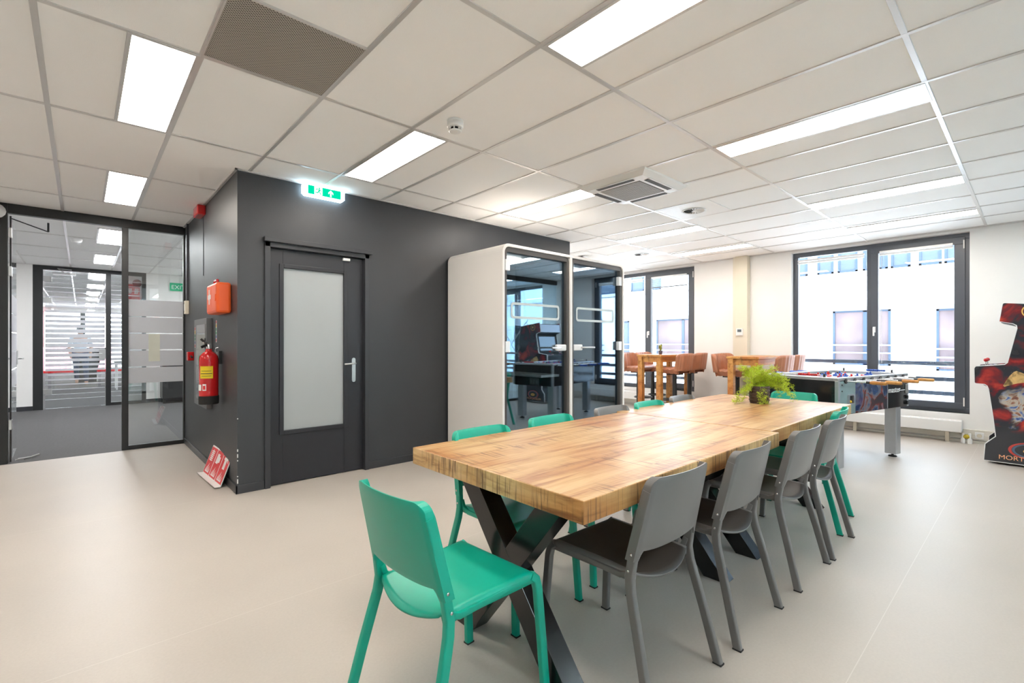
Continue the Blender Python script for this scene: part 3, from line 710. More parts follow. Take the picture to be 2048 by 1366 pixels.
def skinned(name, verts, edges, radii, m, parent=None, root=0, sub=1, loc=None):
    me = bpy.data.meshes.new(name); me.from_pydata(verts, edges, []); o = bpy.data.objects.new(name, me); COL.objects.link(o); o.parent = parent
    if loc: o.location = loc
    o.modifiers.new('skin', 'SKIN'); q = o.modifiers.new('sub', 'SUBSURF'); q.levels = sub; q.render_levels = sub
    sv = me.skin_vertices[0].data
    for k, r in enumerate(radii): sv[k].radius = (r, r) if not hasattr(r, '__len__') else r
    sv[root].use_root = True; me.materials.append(m)
    for p_ in me.polygons: p_.use_smooth = True
    return o
t = thing('person', 'person in pale blue shirt and dark jeans walking in the far office', 'person', (-.02, 18.9, 0))
V_ = [(0,0,.93),(0,0,1.12),(0,0,1.34),(0,-.01,1.43),(0,-.02,1.50),(0,-.03,1.60),(0,-.02,1.68),
      (.10,0,.88),(.12,-.16,.50),(.13,-.16,.09),(.13,-.28,.04), (-.10,0,.88),(-.09,.10,.50),(-.08,.34,.14),(-.08,.26,.04),
      (.19,0,1.38),(.24,.06,1.12),(.22,-.02,.88),(.22,-.05,.78),(-.19,0,1.38),(-.24,-.05,1.12),(-.21,-.18,.90),(-.20,-.22,.80)]
E_ = [(0,1),(1,2),(2,3),(3,4),(4,5),(5,6),(0,7),(7,8),(8,9),(9,10),(0,11),(11,12),(12,13),(13,14),(2,15),(15,16),(16,17),(17,18),(2,19),(19,20),(20,21),(21,22)]
R_ = [(.15,.10),(.13,.09),(.16,.10),.06,.055,.085,.06,.09,.06,.045,.04,.09,.06,.045,.04,.06,.045,.035,.03,.06,.045,.035,.03]
skinned('body', V_, E_, R_, M['skin'], t)
skinned('shirt', [V_[k] for k in (0,1,2,15,16,19,20)], [(0,1),(1,2),(2,3),(3,4),(2,5),(5,6)], [(.165,.115),(.15,.105),(.175,.115),.075,.06,.075,.06], M['shirt'], t)
skinned('trousers', [V_[k] for k in (0,7,8,9,11,12,13)], [(0,1),(1,2),(2,3),(0,4),(4,5),(5,6)], [(.16,.11),.10,.072,.058,.10,.072,.058], M['jeans'], t)
MB().sphere((0, -.005, 1.64), (.092, .10, .095), 14).build('hair', M['hair'], t)

# near-right glass partition (seen in the booth's reflection)
f = MB()
f.box((-4.1, YP-.06, 2.60), (XW, YP, H)); f.box((-4.1, YP-.06, 0), (XW, YP, .05))
for x in (1.2, 3.6): f.box((x, YP-.06, .05), (x+.06, YP, 2.6))
struct(f.build('trim_7', M['partition']))
t = bpy.data.objects.new('window_7', None); COL.objects.link(t); struct(t)
B((-4.1, YP-.034, .05), (XW, YP-.026, 2.60), 'glass_pane', glass('partition_glass', (.75, .86, .92), .08), t)
ln = MB()
def seg(x0, z0, x1, z1):
    dv = Vector((x1-x0, 0, z1-z0)); n_ = Vector((-dv.z, 0, dv.x)).normalized()*.006; a = Vector((x0, YP-.022, z0)); b_ = Vector((x1, YP-.022, z1))
    ln.add([a-n_, b_-n_, b_+n_, a+n_], [(0, 1, 2, 3)])
for x0, z0, x1, z1 in ((6.45,1.95,6.75,1.35),(6.55,1.9,6.72,1.55),(6.85,1.2,7.35,1.75),(6.9,1.28,7.28,1.7),(7.3,1.72,7.5,1.4),(7.0,1.0,7.15,1.25),(7.1,.9,7.2,.6),(6.6,1.6,7.0,1.0),(7.2,.5,7.3,.1),(6.9,1.05,7.3,.98)):
    seg(x0, z0, x1, z1)
ln.build('line_decal', M['white'], t)

# ------------------------------------------------------------------ ceiling lights and devices
def ceiling_light(x0, x1, y0, y1, m=None, label='', group='recessed ceiling light panels'):
    t = thing('ceiling_light', label, 'ceiling light', ((x0+x1)/2, (y0+y1)/2, H), 0, group); a, b = (x1-x0)/2, (y1-y0)/2
    f = MB(); k = .018
    f.box((-a-k, -b-k, -.008), (-a, b+k, .0)); f.box((a, -b-k, -.008), (a+k, b+k, .0)); f.box((-a, -b-k, -.008), (a, -b, .0)); f.box((-a, b, -.008), (a, b+k, .0))
    f.build('frame', M['tbar'], t)
    MB().box((-a, -b, -.006), (a, b, -.001)).build('diffuser', m or M['lamp'], t)
LI = [(.175, 2.83, 'lit panel nearest the perforated vent, on its left'), (.175, 5.22, 'lit panel nearest the glass corridor door'),
      (1.675, 2.83, 'lit panel above the exit sign beside the smoke detector'), (1.675, .43, 'lit panel cut by the top edge of the photo'),
      (3.475, .43, 'long lit panel at upper right of the air conditioner'), (3.475, 2.83, 'lit panel touching the left corner of the air conditioner'),
      (5.62, .43, 'middle one of the three lit panels leading to the right window'), (5.62, 2.80, 'lit panel behind the round air diffuser, above the booth end'),
      (7.16, .43, 'lit panel nearest the right window'), (7.16, 2.83, 'lit panel nearest the cream duct on the window wall'),
      (.175, .43, ''), (-2.15, 2.83, ''), (-2.15, 5.22, ''), (5.62, 5.2, ''), (7.16, 5.2, '')]  # blank labels: unseen lamps added to light the room
for x, y, lb in LI: ceiling_light(x, x+.25, y, y+1.155, label=(('flat ceiling light, ' + lb) if lb else 'added unseen flat ceiling light outside the view of the photo'))
for k, y in enumerate((7.95, 10.33)): ceiling_light(.17, .43, y, y+1.15, M['lampcool'], ['nearer lit ceiling panel in the corridor behind the glass door', 'farther lit ceiling panel in the corridor behind the glass door'][k], 'corridor ceiling lights')
M['fillcorr'] = emis('corridor_fill_lamp', (.96, .98, 1.), 17.)  # unseen lamps added at the sides to brighten the corridor
for x, y in ((-3.6, 8.0), (-3.6, 10.4), (2.5, 8.0), (2.5, 10.4)): ceiling_light(x, x+.3, y, y+1.15, M['fillcorr'], 'added unseen corridor fill light outside the view of the photo', 'added corridor fill lights')
for y in (13.2, 15.6, 18., 20.4, 22.8, 25.2): ceiling_light(.12, .40, y, y+1.15, M['lampcool'], 'lit ceiling panel in the row over the far office', 'far office ceiling lights')
for y in (14., 20.): ceiling_light(-2.6, -2.3, y, y+1.2, M['lampcool'], 'lit ceiling panel at the left of the far office', 'far office ceiling lights')
M['fillside'] = emis('side_room_fill_lamp', (1., .95, .90), 24.)  # lamps added behind the partition to brighten the main room
for x, y in [(x_, y_) for x_ in (.2, 1.68, 3.5, 5.62, 7.16) for y_ in (-2.0, -4.4)]: ceiling_light(x, x+.25, y, y+1.15, M['fillside'], 'added fill light in the room behind the right glass partition', 'added fill lights behind the right partition')

t = thing('ceiling_vent', 'dark perforated square ceiling vent panel', 'vent', (.742, 2.495, H))
MB().box((-.29, -.29, -.008), (.29, .29, -.002)).build('perforated_panel', M['perf'], t)
f = MB()
for a, b in (((-.30, -.30), (.30, -.29)), ((-.30, .29), (.30, .30)), ((-.30, -.29), (-.29, .29)), ((.29, -.29), (.30, .29))): f.box((*a, -.010), (*b, 0))
f.build('frame', M['tbar'], t)
t = thing('smoke_detector', 'round white smoke detector on the ceiling beside the lit panel', 'smoke detector', (1.80, 2.535, H))
MB().lathe([(.052, 0), (.054, -.006), (.050, -.012), (.050, -.014), (.053, -.016), (.053, -.042), (.046, -.048), (.0, -.048)], 28, caps=False).build('base', M['white'], t)
v = MB()
for k in range(8): a = 2*pi*k/8; v.box((.036, -.004, -.066), (.042, .004, -.046), T=Matrix.Rotation(a, 4, 'Z'))
v.lathe([(.0, -.066), (.040, -.066), (.042, -.070), (.034, -.075), (0, -.075)][::-1], 20, caps=False)
v.build('sensor_cage', M['white'], t)
MB().lathe([(.030, -.048), (.030, -.066)], 16).build('sensor_core', M['black'], t)

t = thing('air_conditioner', 'white square cassette air conditioner in the ceiling with grey grille', 'air conditioner', (3.77, 2.505, H))
def sq(r, z): return [(-r, -r, z), (r, -r, z), (r, r, z), (-r, r, z)]
c = MB(); rs = [(.36, -.0), (.36, -.012), (.30, -.045), (.215, -.050)]
vs = [p for r, z in rs for p in sq(r, z)]; c.add(vs, [(i*4+k, i*4+(k+1) % 4, i*4+4+(k+1) % 4, i*4+4+k)[::-1] for i in range(3) for k in range(4)])
c.build('fascia', M['white'], t, .012, seg=3)
gr = MB(); gr.box((-.205, -.205, -.047), (.205, .205, -.043)); gr.build('grille_back', mat('grille_shadow', (.13, .12, .11), .7), t)
gr = MB()
for k in range(24): y = -.20+k*.4/23; gr.box((-.205, y-.0045, -.054), (.205, y+.0045, -.046))
for k in range(5): x = -.2+k*.1; gr.box((x-.003, -.205, -.052), (x+.003, .205, -.045))
gr.build('grille', mat('grille_grey', (.45, .43, .40), .5), t)
for k in range(4):
    R = Matrix.Rotation(k*pi/2, 4, 'Z')
    MB().box((-.19, -.292, -.052), (.19, -.248, -.046), T=R).build('outlet_slot', mat('slot_dark', (.05, .045, .04), .6) if k == 0 else bpy.data.materials['slot_dark'], t)
    MB().box((-.20, -.31, -.050), (.20, -.285, -.044), T=R @ Matrix.Rotation(0, 4, 'X')).build('flap', M['white'], t, .003)

def diffuser(x, y, label, split):
    t = thing('air_diffuser', label, 'air diffuser', (x, y, H), 0, 'round ceiling air diffusers')
    MB().box((-.285, -.285, -.008), (.285, .285, -.001)).build('plate', mat('diffuser_plate', (.86, .86, .85), .4) if split else bpy.data.materials['diffuser_plate'], t)
    MB().lathe([(.12, -.006), (.125, -.014), (.112, -.016), (.105, -.008)], 36, caps=False).build('ring', M['white'], t)
    MB().lathe([(0, -.0085), (.108, -.0085)][::-1], 32, caps=False).build('core', mat('diffuser_core', (.06, .055, .05), .7) if split else bpy.data.materials['diffuser_core'], t)
    v = MB()
    for k in range(20):
        R = Matrix.Rotation(2*pi*k/20, 4, 'Z'); v.add([(.022, -.004, -.010), (.107, -.010, -.010), (.107, .007, -.016), (.022, .003, -.014)], [(0, 1, 2, 3)], T=R)
    v.lathe([(0, -.016), (.024, -.014), (.024, -.009)][::-1], 16, caps=False)
    v.build('vanes', M['white'], t)
diffuser(4.94, 2.50, 'round slotted air diffuser in a white square plate behind the air conditioner', True)
diffuser(6.76, 4.32, 'round slotted air diffuser above the right end of the glass booth', False)
diffuser(6.2, 5.05, 'round slotted air diffuser just peeking over the booth roof', False)

# ------------------------------------------------------------------ phone booth pod
PX0, PX1, PY0, PY1, PZ = 3.045, 5.085, 3.495, 4.43, 2.235
pod = thing('phone_booth', 'off-white two-cell phone booth with tinted glass doors against the dark wall', 'phone booth', ((PX0+PX1)/2, (PY0+PY1)/2, 0))
hw, hd_ = (PX1-PX0)/2, (PY1-PY0)/2
def rrect(x0, x1, z0, z1, r, n=6):
    pts = []
    for cx, cz, a0 in ((x1-r, z0+r, -90), (x1-r, z1-r, 0), (x0+r, z1-r, 90), (x0+r, z0+r, 180)):
        for k in range(n+1): a = radians(a0+90*k/n); pts.append((cx+r*cos(a), cz+r*sin(a)))
    return pts
def ring_prism(mb, outer, inner, d, org, U, V):
    U = Vector(U); V = Vector(V); N = U.cross(V).normalized(); o = Vector(org); n = len(outer)
    P = lambda q, k: o+U*q[0]+V*q[1]+N*k
    vs = [P(q, 0) for q in outer]+[P(q, 0) for q in inner]+[P(q, d) for q in outer]+[P(q, d) for q in inner]; fs = []
    for i in range(n):
        j = (i+1) % n
        fs += [(i, j, n+j, n+i)[::-1], (2*n+i, 2*n+j, 3*n+j, 3*n+i), (i, j, 2*n+j, 2*n+i), (n+i, 3*n+i, 3*n+j, n+j)]
    if d < 0: fs = [f[::-1] for f in fs]
    mb.add(vs, fs, False)
sh = MB(); ring_prism(sh, rrect(-hw, hw, .0, PZ, .085), rrect(-hw+.03, hw-.03, .03, PZ-.03, .06), -2*hd_, (0, -hd_, 0), (1,0,0), (0,0,1))
sh.build('shell', M['offwhite'], pod, .004)
B((-.018, -hd_, .03), (.018, hd_, PZ-.03), 'divider', M['offwhite'], pod)
felt = mat('booth_felt', (.030, .033, .038), .9, noise=.1, nscale=60)
for xa_, xb_ in ((-.024, -.018), (.018, .024), (hw-.036, hw-.03), (-hw+.03, -hw+.036)): B((xa_, -hd_+.07, .05), (xb_, hd_-.04, PZ-.032), 'felt_lining', felt, pod)
B((-hw+.03, hd_-.04, .03), (hw-.03, hd_-.01, PZ-.03), 'back_panel', mat('booth_felt', (.06, .062, .066), .9, noise=.1, nscale=60), pod)
B((-hw+.031, -hd_+.12, .031), (hw-.031, hd_-.04, .05), 'booth_floor', mat('booth_carpet', (.05, .052, .058), .9), pod)
for s_ in (0, 1):
    x0, x1 = ((-hw+.03, -.018), (.018, hw-.03))[s_]
    f = MB(); ring_prism(f, rrect(x0, x1, .03, PZ-.03, .055), rrect(x0+.04, x1-.04, .075, PZ-.08, .012), -.05, (0, -hd_+.015, 0), (1,0,0), (0,0,1))
    f.build('door_frame', mat('booth_frame', (.075, .066, .062), .4) if s_ == 0 else bpy.data.materials['booth_frame'], pod, .002)
    dr = B((x0+.04, -hd_+.052, .075), (x1-.04, -hd_+.060, PZ-.08), 'glass_door', M['podglass'], pod)
    # handle
    h = MB(); xa = (x1-.045) if s_ == 0 else (x0+.045); sg = -1 if s_ == 0 else 1
    h.box((xa, -hd_+.012, 1.165), (xa+sg*.155, -hd_+.050, 1.235)); h.build('lock_plate', M['whitegloss'], pod, .012)
    h = MB(); h.tube([(xa+sg*.13, -hd_+.012, 1.20), (xa+sg*.14, -hd_-.03, 1.20), (xa+sg*.16, -hd_-.04, 1.20), (xa+sg*.30, -hd_-.04, 1.20)], (.009, .012)); h.build('handle', M['steel'], pod)
    xh = x0+.045 if s_ == 0 else x1-.045
    for z in (1.16, 1.97): MB().box((xh-.03, -hd_+.005, z), (xh+.03, -hd_+.050, z+.11)).build('hinge', M['whitegloss'], pod, .006)
    # frosted outline decal
    dc = MB(); xc = (x0+x1)/2
    ring_prism(dc, rrect(xc-.36, xc+.36, 1.50, 1.665, .035), rrect(xc-.335, xc+.335, 1.525, 1.64, .018), -.001, (0, -hd_+.0505, 0), (1,0,0), (0,0,1)); dc.build('decal', M['decal'], pod)
    xd = x1 if s_ == 0 else x0; dg = -1 if s_ == 0 else 1     # desk on the dividing wall
    B((xd, -hd_+.16, .868), (xd+dg*.30, hd_-.06, .895), 'shelf', M['whitegloss'], pod, .004)
    B((xd, -hd_+.48, .745), (xd+dg*.012, -hd_+.64, .83), 'socket_panel', M['steel'], pod, .003)
    so = MB()
    for q in (.50, .55, .60): so.box((xd+dg*.012, -hd_+q-.002, .765), (xd+dg*.016, -hd_+q+.026, .81))
    so.build('socket', M['white'], pod)
    B((xc-.12, -.06, PZ-.045), (xc+.12, .06, PZ-.03), 'booth_fill_lamp', emis('booth_fill_lamp', (1., .95, .88), 5.) if s_ == 0 else bpy.data.materials['booth_fill_lamp'], pod)  # lamp added under the roof to light the booth interior
    for z in (1.10, 1.20): MB().lathe([(.0, 0), (.03, 0), (.03, .006), (0, .006)], 20, T=Matrix.Translation((xd, hd_-.10, z)) @ Matrix.Rotation(dg*pi/2, 4, 'Y')).build('wall_button', M['steel'], pod)

# ------------------------------------------------------------------ long table (two halves)
def table(x0, x1, y0, y1, label, feet):
    cx, cy = (x0+x1)/2, (y0+y1)/2
    t = thing('dining_table', label, 'table', (cx, cy, 0), 0, 'long wooden table halves'); a, b = (x1-x0)/2, (y1-y0)/2
    o = MB(); o.mi = 0; zt, zb = .76, .682
    vs = [(-a,-b,zb),(a,-b,zb),(a,b,zb),(-a,b,zb),(-a,-b,zt),(a,-b,zt),(a,b,zt),(-a,b,zt)]
    o.add(vs, [(4,5,6,7)]); o.mi = 1; o.add(vs, [(3,2,1,0),(0,1,5,4),(2,3,7,6)]); o.mi = 2; o.add(vs, [(1,2,6,5),(3,0,4,7)])
    ob = o.build('table_top', [M['wood'], M['woodend'], M['woodfront']], t, .004, seg=2)
    # weld the two loops of corners so that the bevel rounds the edges
    w_ = ob.modifiers.new('weld', 'WELD'); w_.merge_threshold = .0005
    ob.modifiers.move(1, 0)
    for xf in feet:
        xl = xf-cx; yc = 1.43-cy
        for sg in (1, -1):
            A0 = [(sg*.35, 0), (sg*.228, 0), (-sg*.35, zb), (-sg*.228, zb)]
            pts = [(A0[0][0], 0), (A0[1][0], 0), (A0[2][0], zb), (A0[3][0], zb)]
            pts = [(sg*.35, 0), (sg*.225, 0), (-sg*.325, zb), (-sg*.20, zb)]
            m_ = MB(); dx = .0005 if sg > 0 else 0
            m_.prism([(p[0]+yc, p[1]) for p in pts], .09-2*dx, (xl+dx, 0, 0), (0,1,0), (0,0,1)); m_.build('leg', M['powder'], t, .002)
    return t
table(1.17, 2.866, .955, 1.995, 'near half of the long mango wood table on crossed black legs', (1.26, 2.485))
table(2.874, 4.60, 1.0, 2.04, 'far half of the long mango wood table, carrying the fern pot', (2.895, 4.105))

# ------------------------------------------------------------------ chairs
def chair(name, label, m, loc, rz, group, seat_m=None):
    t = thing(name, label, 'chair', loc, rz, group)
    # seat
    def seatf(u, v):
        x = (u*2-1); y = -.180+.405*v
        # edges roll over: parameter beyond .93 drops
        def roll(q, lim=.90):
            a = abs(q)
            if a <= lim: return q, 0.
            s = (a-lim)/(1-lim); r = .022
            an = s*pi/2
            return math.copysign(lim+(1-lim)*.55*sin(an), q), -(r*(1-cos(an))+max(0, s-.5)*.03)
        hwid = .188+.024*v
        xr, dz = roll(x); yf = 0.
        vv = v; dzf = 0
        if v > .90: s = (v-.90)/.10; dzf = -(.022*(1-cos(s*pi/2))+max(0, s-.5)*.03); y = -.180+.405*(.90+.06*sin(s*pi/2))
        back = max(0., 1-v*2.6)
        sag = -.036*(back**1.6)*(1-xr*xr); y -= .046*(back**2)*(1-xr*xr)
        dish = -.006*(1-xr*xr)*sin(pi*min(1, v))
        return (xr*hwid, y, .452+dz+dzf+sag+dish)
    s = MB().grid(seatf, 26, 22, thick=.009)
    if seat_m:
        for q in range(0, 26*22*2, 2):
            i_, j_ = divmod(q//2, 22)
            if 1 < i_ < 24 and j_ < 20: s.m[q] = 1
    s.build('seat', [m, seat_m] if seat_m else m, t)
    # backrest shell
    def lean(z): return -.180-.075*max(0., (z-.47)/.33)
    def bcol(u):
        q = u*2-1; x = math.copysign(abs(sin(q*pi/2))**.9, q); return x, abs(x)
    def brear(u, v, front=False):
        x, ax = bcol(u)
        ztop = .800-.034*(1-math.sqrt(max(0, 1-(max(0, ax-.80)/.20)**2)))
        e = min(1, max(0, ax-.855)/.03)
        zbot = .524+.016*ax**3; zbot = zbot*(1-e)+.499*e
        z = zbot+(ztop-zbot)*v
        w = .2085-.022*(z-.50)/.3
        y = lean(z)-.019-.021*(1-ax*ax)*(.75+.5*v)
        if front: y += .012+.027*min(1, max(0, ax-.80)/.07)**1.5-.004*max(0, v-.93)/.07
        else: y += .004*max(0, (ax-.93)/.07)+.003*max(0, v-.93)/.07
        return Vector((x*w, y, z))
    nu_, nv_ = 40, 16; bk_ = MB(); w_ = nv_+1; N_ = (nu_+1)*w_
    vs = [brear(i_/nu_, j_/nv_) for i_ in range(nu_+1) for j_ in range(w_)]+[brear(i_/nu_, j_/nv_, True) for i_ in range(nu_+1) for j_ in range(w_)]; fs = []
    for i_ in range(nu_):
        for j_ in range(nv_):
            q = (i_*w_+j_, (i_+1)*w_+j_, (i_+1)*w_+j_+1, i_*w_+j_+1); fs.append(q); fs.append(tuple(N_+k for k in q[::-1]))
    bk_.add(vs, fs, True); fs = []
    for i_ in range(nu_): fs.append((N_+i_*w_, N_+(i_+1)*w_, (i_+1)*w_, i_*w_)); fs.append((i_*w_+nv_, (i_+1)*w_+nv_, N_+(i_+1)*w_+nv_, N_+i_*w_+nv_))
    for j_ in range(nv_): fs.append((j_, j_+1, N_+j_+1, N_+j_)); fs.append((N_+nu_*w_+j_, N_+nu_*w_+j_+1, nu_*w_+j_+1, nu_*w_+j_))
    for f_ in fs: bk_.f.append(list(f_)); bk_.m.append(0); bk_.sm.append(False)
    bk_.build('backrest', m, t, .003, seg=2)
    for sg in (-1, 1):
        r = MB(); pts = [(sg*.232, -.288, 0), (sg*.217, -.237, .20), (sg*.205, -.199, .34), (sg*.200, -.186, .39), (sg*.196, -.180, .44), (sg*.191, lean(.53), .53), (sg*.186, lean(.65), .65), (sg*.181, lean(.75), .75)]
        r.tube(pts, (.0165, .0125), up=(0, 1, 0)); rl = r.build('leg', m, t)
        r = MB(); r.tube([(sg*.210, .245, 0), (sg*.202, .232, .20), (sg*.197, .216, .385), (sg*.193, .208, .42), (sg*.188, .19, .436)], (.0165, .0125), up=(0, 1, 0)); fl_ = r.build('leg', m, t)
        r = MB(); r.tube([(sg*.186, .20, .426), (sg*.182, .05, .428), (sg*.180, -.13, .424), (sg*.184, -.166, .440), (sg*.187, -.178, .475)], (.011, .009)); r.build('seat_rail', m, t)
        for z in (.522, .462):
            sc = MB(); xo = .2075 if z > .5 else .2095
            sc.lathe([(0, 0), (.0055, 0), (.005, .0025), (0, .003)], 10, T=Matrix.Translation((sg*xo, lean(z)-.001, z)) @ Matrix.Rotation(sg*pi/2, 4, 'Y'))
            sc.build('screw', M['chrome'], t)
        for fx, fy, lg_ in ((.232, -.288, rl), (.210, .245, fl_)):
            MB().box((sg*fx-.0135, fy-.0175, -.001), (sg*fx+.0135, fy+.0175, .006)).build('foot_cap', M['rubber'], lg_)
    return t
GC = chair('dining_chair', 'green plastic chair at the near end of the table, in the foreground', M['green'], (.975, 1.375, 0), radians(-90+3.5), 'green chairs around the long table')
KC = chair('dining_chair', 'grey plastic chair on the right side, nearest the camera', M['grey'], (1.625, 1.13, 0), radians(-1.5), 'grey chairs around the long table', mat('black_brown_seat', (.034, .029, .026), .42, noise=.03, nscale=6))
gg, kg = 'green chairs around the long table', 'grey chairs around the long table'
dup(KC, (2.225, 1.108, 0), radians(0), 'grey plastic chair on the right side, second from the camera', kg)
dup(KC, (2.925, 1.092, 0), radians(-1), 'grey plastic chair on the right side, third from the camera', kg)
dup(KC, (3.452, 1.085, 0), radians(1), 'grey plastic chair on the right side, fourth from the camera, partly hiding a green one', kg)
dup(GC, (3.875, 1.165, 0), radians(5), 'green plastic chair on the right side behind the last grey chair', gg)
dup(GC, (1.592, 1.745, 0), radians(180), 'green plastic chair on the left side, nearest the dark door', gg)
dup(GC, (2.165, 1.775, 0), radians(180), 'green plastic chair on the left side in front of the booth glass', gg)
dup(KC, (2.795, 1.775, 0), radians(180), 'grey plastic chair on the left side at the right edge of the booth', kg)
dup(GC, (3.265, 1.765, 0), radians(180), 'green plastic chair on the left side before the cactus table', gg)
dup(KC, (3.82, 1.79, 0), radians(180), 'grey plastic chair on the left side, farthest from the camera', kg)
dup(GC, (4.62, 1.50, 0), radians(90), 'green plastic chair at the far end of the table behind the fern', gg)

# ------------------------------------------------------------------ fern on the table
t = thing('potted_fern', 'bright green feathery fern in a brown woven pot on the long table', 'plant', (4.135, 1.53, .76))
MB().lathe([(.068, 0), (.072, .01), (.075, .07), (.077, .137), (.074, .142), (.068, .137), (.066, .12)], 30).build('pot', M['pot'], t)
rb = MB()
for z in (.028, .052, .078, .104, .128): rb.tube([((.0745+.02*z)*cos(a), (.0745+.02*z)*sin(a), z+.002*sin(5*a)) for a in [2*pi*k/28 for k in range(28)]], .0035, 6, closed=True)
rb.build('pot_band', M['pot'], t)
MB().lathe([(0, .122), (.067, .122)][::-1], 20, caps=False).build('soil', M['soil'], t)
rnd = random.Random(3); st = MB(); fo = MB()
def frond(a, reach, rise, droop, n=13, dens=1.):
    pts = []
    for k in range(n+1):
        s_ = k/n; pts.append(Vector((cos(a)*reach*s_*(1-.12*s_), sin(a)*reach*s_*(1-.12*s_), .125+rise*sin(min(1, s_*1.25)*pi/2)-droop*s_**2.4))+Vector((rnd.uniform(-1, 1), rnd.uniform(-1, 1), rnd.uniform(-1, 1)))*.006)
    for p_ in pts: 
        if p_.z < .006: p_.z = .006
    st.tube(pts, .0011, 4, caps=False)
    for k in range(2, n+1):
        for q in range(int(5*dens)):
            b_ = pts[k-1].lerp(pts[k], rnd.random()); d = Vector((rnd.gauss(0, 1), rnd.gauss(0, 1), rnd.gauss(.25, .7))).normalized(); ln_ = rnd.uniform(.022, .048)
            tip = b_+d*ln_; tip.z = max(tip.z, .004)
            st.tube([b_, tip], .0006, 3, caps=False)
            for w_ in range(6):
                c0 = b_.lerp(tip, .2+.8*w_/6); d2 = (d*.6+Vector((rnd.gauss(0, 1), rnd.gauss(0, 1), rnd.gauss(0, 1)))).normalized(); e = c0+d2*rnd.uniform(.011, .022)
                n_ = d2.orthogonal().normalized()*.0014; e.z = max(e.z, .003)
                fo.add([c0-n_, c0+n_, e], [(0, 1, 2)]); n3 = d2.cross(n_).normalized()*.0012; fo.add([c0-n3, c0+n3, e], [(0, 1, 2)])
R45 = radians(47.8-90)
for k in range(26):
    a = 2*pi*k/26*2.618+rnd.uniform(-.2, .2); frond(a, rnd.uniform(.05, .20), rnd.uniform(.07, .19), rnd.uniform(0, .06), dens=.8)
for a, re, ri, dr in ((R45, .30, .10, .10), (R45+.3, .27, .06, .14), (R45-.25, .30, .03, .12), (R45+.1, .33, .08, .17), (R45+.5, .24, .09, .10), (R45-.1, .26, .12, .07), (R45+.15, .30, .05, .08), (R45-.3, .22, .10, .05),
                      (R45+pi, .24, .05, .20), (R45+pi+.3, .27, .03, .16), (R45+pi-.4, .16, .03, .20), (R45+pi+.5, .20, .10, .12), (R45-1.6, .12, .03, .18), (R45-1.9, .13, .03, .19)):
    frond(a, re, ri, dr, 15)
st.build('stems', M['stem'], t); fo.build('leaves', M['fern'], t)

# ------------------------------------------------------------------ bar tables, stools, cactus
def bar_table(x0, y0, lx, ly, label):
    t = thing('bar_table', label, 'bar table', (x0+lx/2, y0+ly/2, 0), 0, 'high oak bar tables'); a, b = lx/2, ly/2
    MB().box((-a, -b, 1.018), (a, b, 1.05)).build('table_top', M['oak'], t, .003)
    ap = MB()
    ap.box((-a+.09, -b+.035, .925), (a-.09, -b+.06, 1.018)); ap.box((-a+.09, b-.06, .925), (a-.09, b-.035, 1.018)); ap.box((-a+.035, -b+.09, .925), (-a+.06, b-.09, 1.018)); ap.box((a-.06, -b+.09, .925), (a-.035, b-.09, 1.018))
    ap.build('apron', M['oak'], t, .002)
    for sx in (-1, 1):
        for sy in (-1, 1):
            x, y = sx*(a-.055), sy*(b-.055); MB().box((x-.042, y-.042, 0), (x+.042, y+.042, 1.018)).build('leg', M['oak'], t, .004)
    return t
bar_table(7.04, 4.13, 1.04, .46, 'high oak bar table with a small cactus on it')
bar_table(7.12, 2.64, .96, .46, 'high oak bar table beside the cream wall duct, behind the fern')
def stool(label, loc, rz):
    t = thing('bar_stool', label, 'stool', loc, rz, 'tan leather bar stools')
    W = .215
    def bk(u, v):   # wrap-around back: horseshoe
        a = (u*2-1); an = a*radians(78); z = .80+.28*v; rr = 1+.05*v
        x = W*rr*sin(an)/sin(radians(78)); y = -.20+.085*(abs(a)**2.2)-.035*v
        rib = .006*abs(math.sin(u*pi*8)) if .12 < u < .88 else .004
        z -= .05*(abs(a)**6)*v
        return (x, y+rib, z)
    MB().grid(lambda u, v: bk(u, v), 64, 8, thick=-.045).build('backrest', M['leather'], t, 0)
    def st_(u, v):
        x = (u*2-1)*.205; y = -.19+.40*v; e = max(abs(u*2-1), abs(v*2-1))
        return (x, y, .835-.02*(max(0, (e-.8)/.2)**2)+.005*sin(v*pi*9) )
    MB().grid(st_, 16, 27, thick=.085).build('seat', M['leather'], t, .012)
    MB().box((-.10, -.10, .72), (.10, .10, .752)).build('seat_plate', M['black'], t)
    MB().tube([(.08, .05, .735), (.20, .10, .72), (.26, .12, .66)], .005, 6).build('height_lever', M['black'], t)
    MB().lathe([(.036, .02), (.036, .72)], 16).build('column', M['black'], t)
    MB().lathe([(0, 0), (.205, 0), (.205, .008), (.05, .022), (.03, .06), (.028, .06)], 32).build('base', M['black'], t)
    ri = MB(); ri.tube([(.0+.15*cos(a), .09+.15*sin(a), .30) for a in [2*pi*k/24 for k in range(24)]], .009, 8, closed=True); ri.tube([(0, 0, .30), (0, -.06, .30)], .012); ri.tube([(0, 0, .30), (0, .24, .30)], .008)
    ri.build('footrest', M['black'], t)
    return t
s0 = stool('tan leather bar stool seen from behind, left of the two before the cactus table', (7.32, 4.04, 0), 0)
dup(s0, (7.86, 4.06, 0), radians(4), 'tan leather bar stool seen from behind, right of the two before the cactus table')
dup(s0, (7.30, 4.72, 0), radians(185), 'tan leather bar stool nearest the booth, its ribbed back towards the room')
dup(s0, (7.86, 4.78, 0), radians(180), 'tan bar stool behind the cactus table, ribbed back seen between table legs')
dup(s0, (7.36, 2.56, 0), radians(-3), 'tan leather bar stool seen from behind, left of the two behind the foosball table')
dup(s0, (7.86, 2.56, 0), radians(3), 'tan leather bar stool seen from behind, right of the two behind the foosball table')
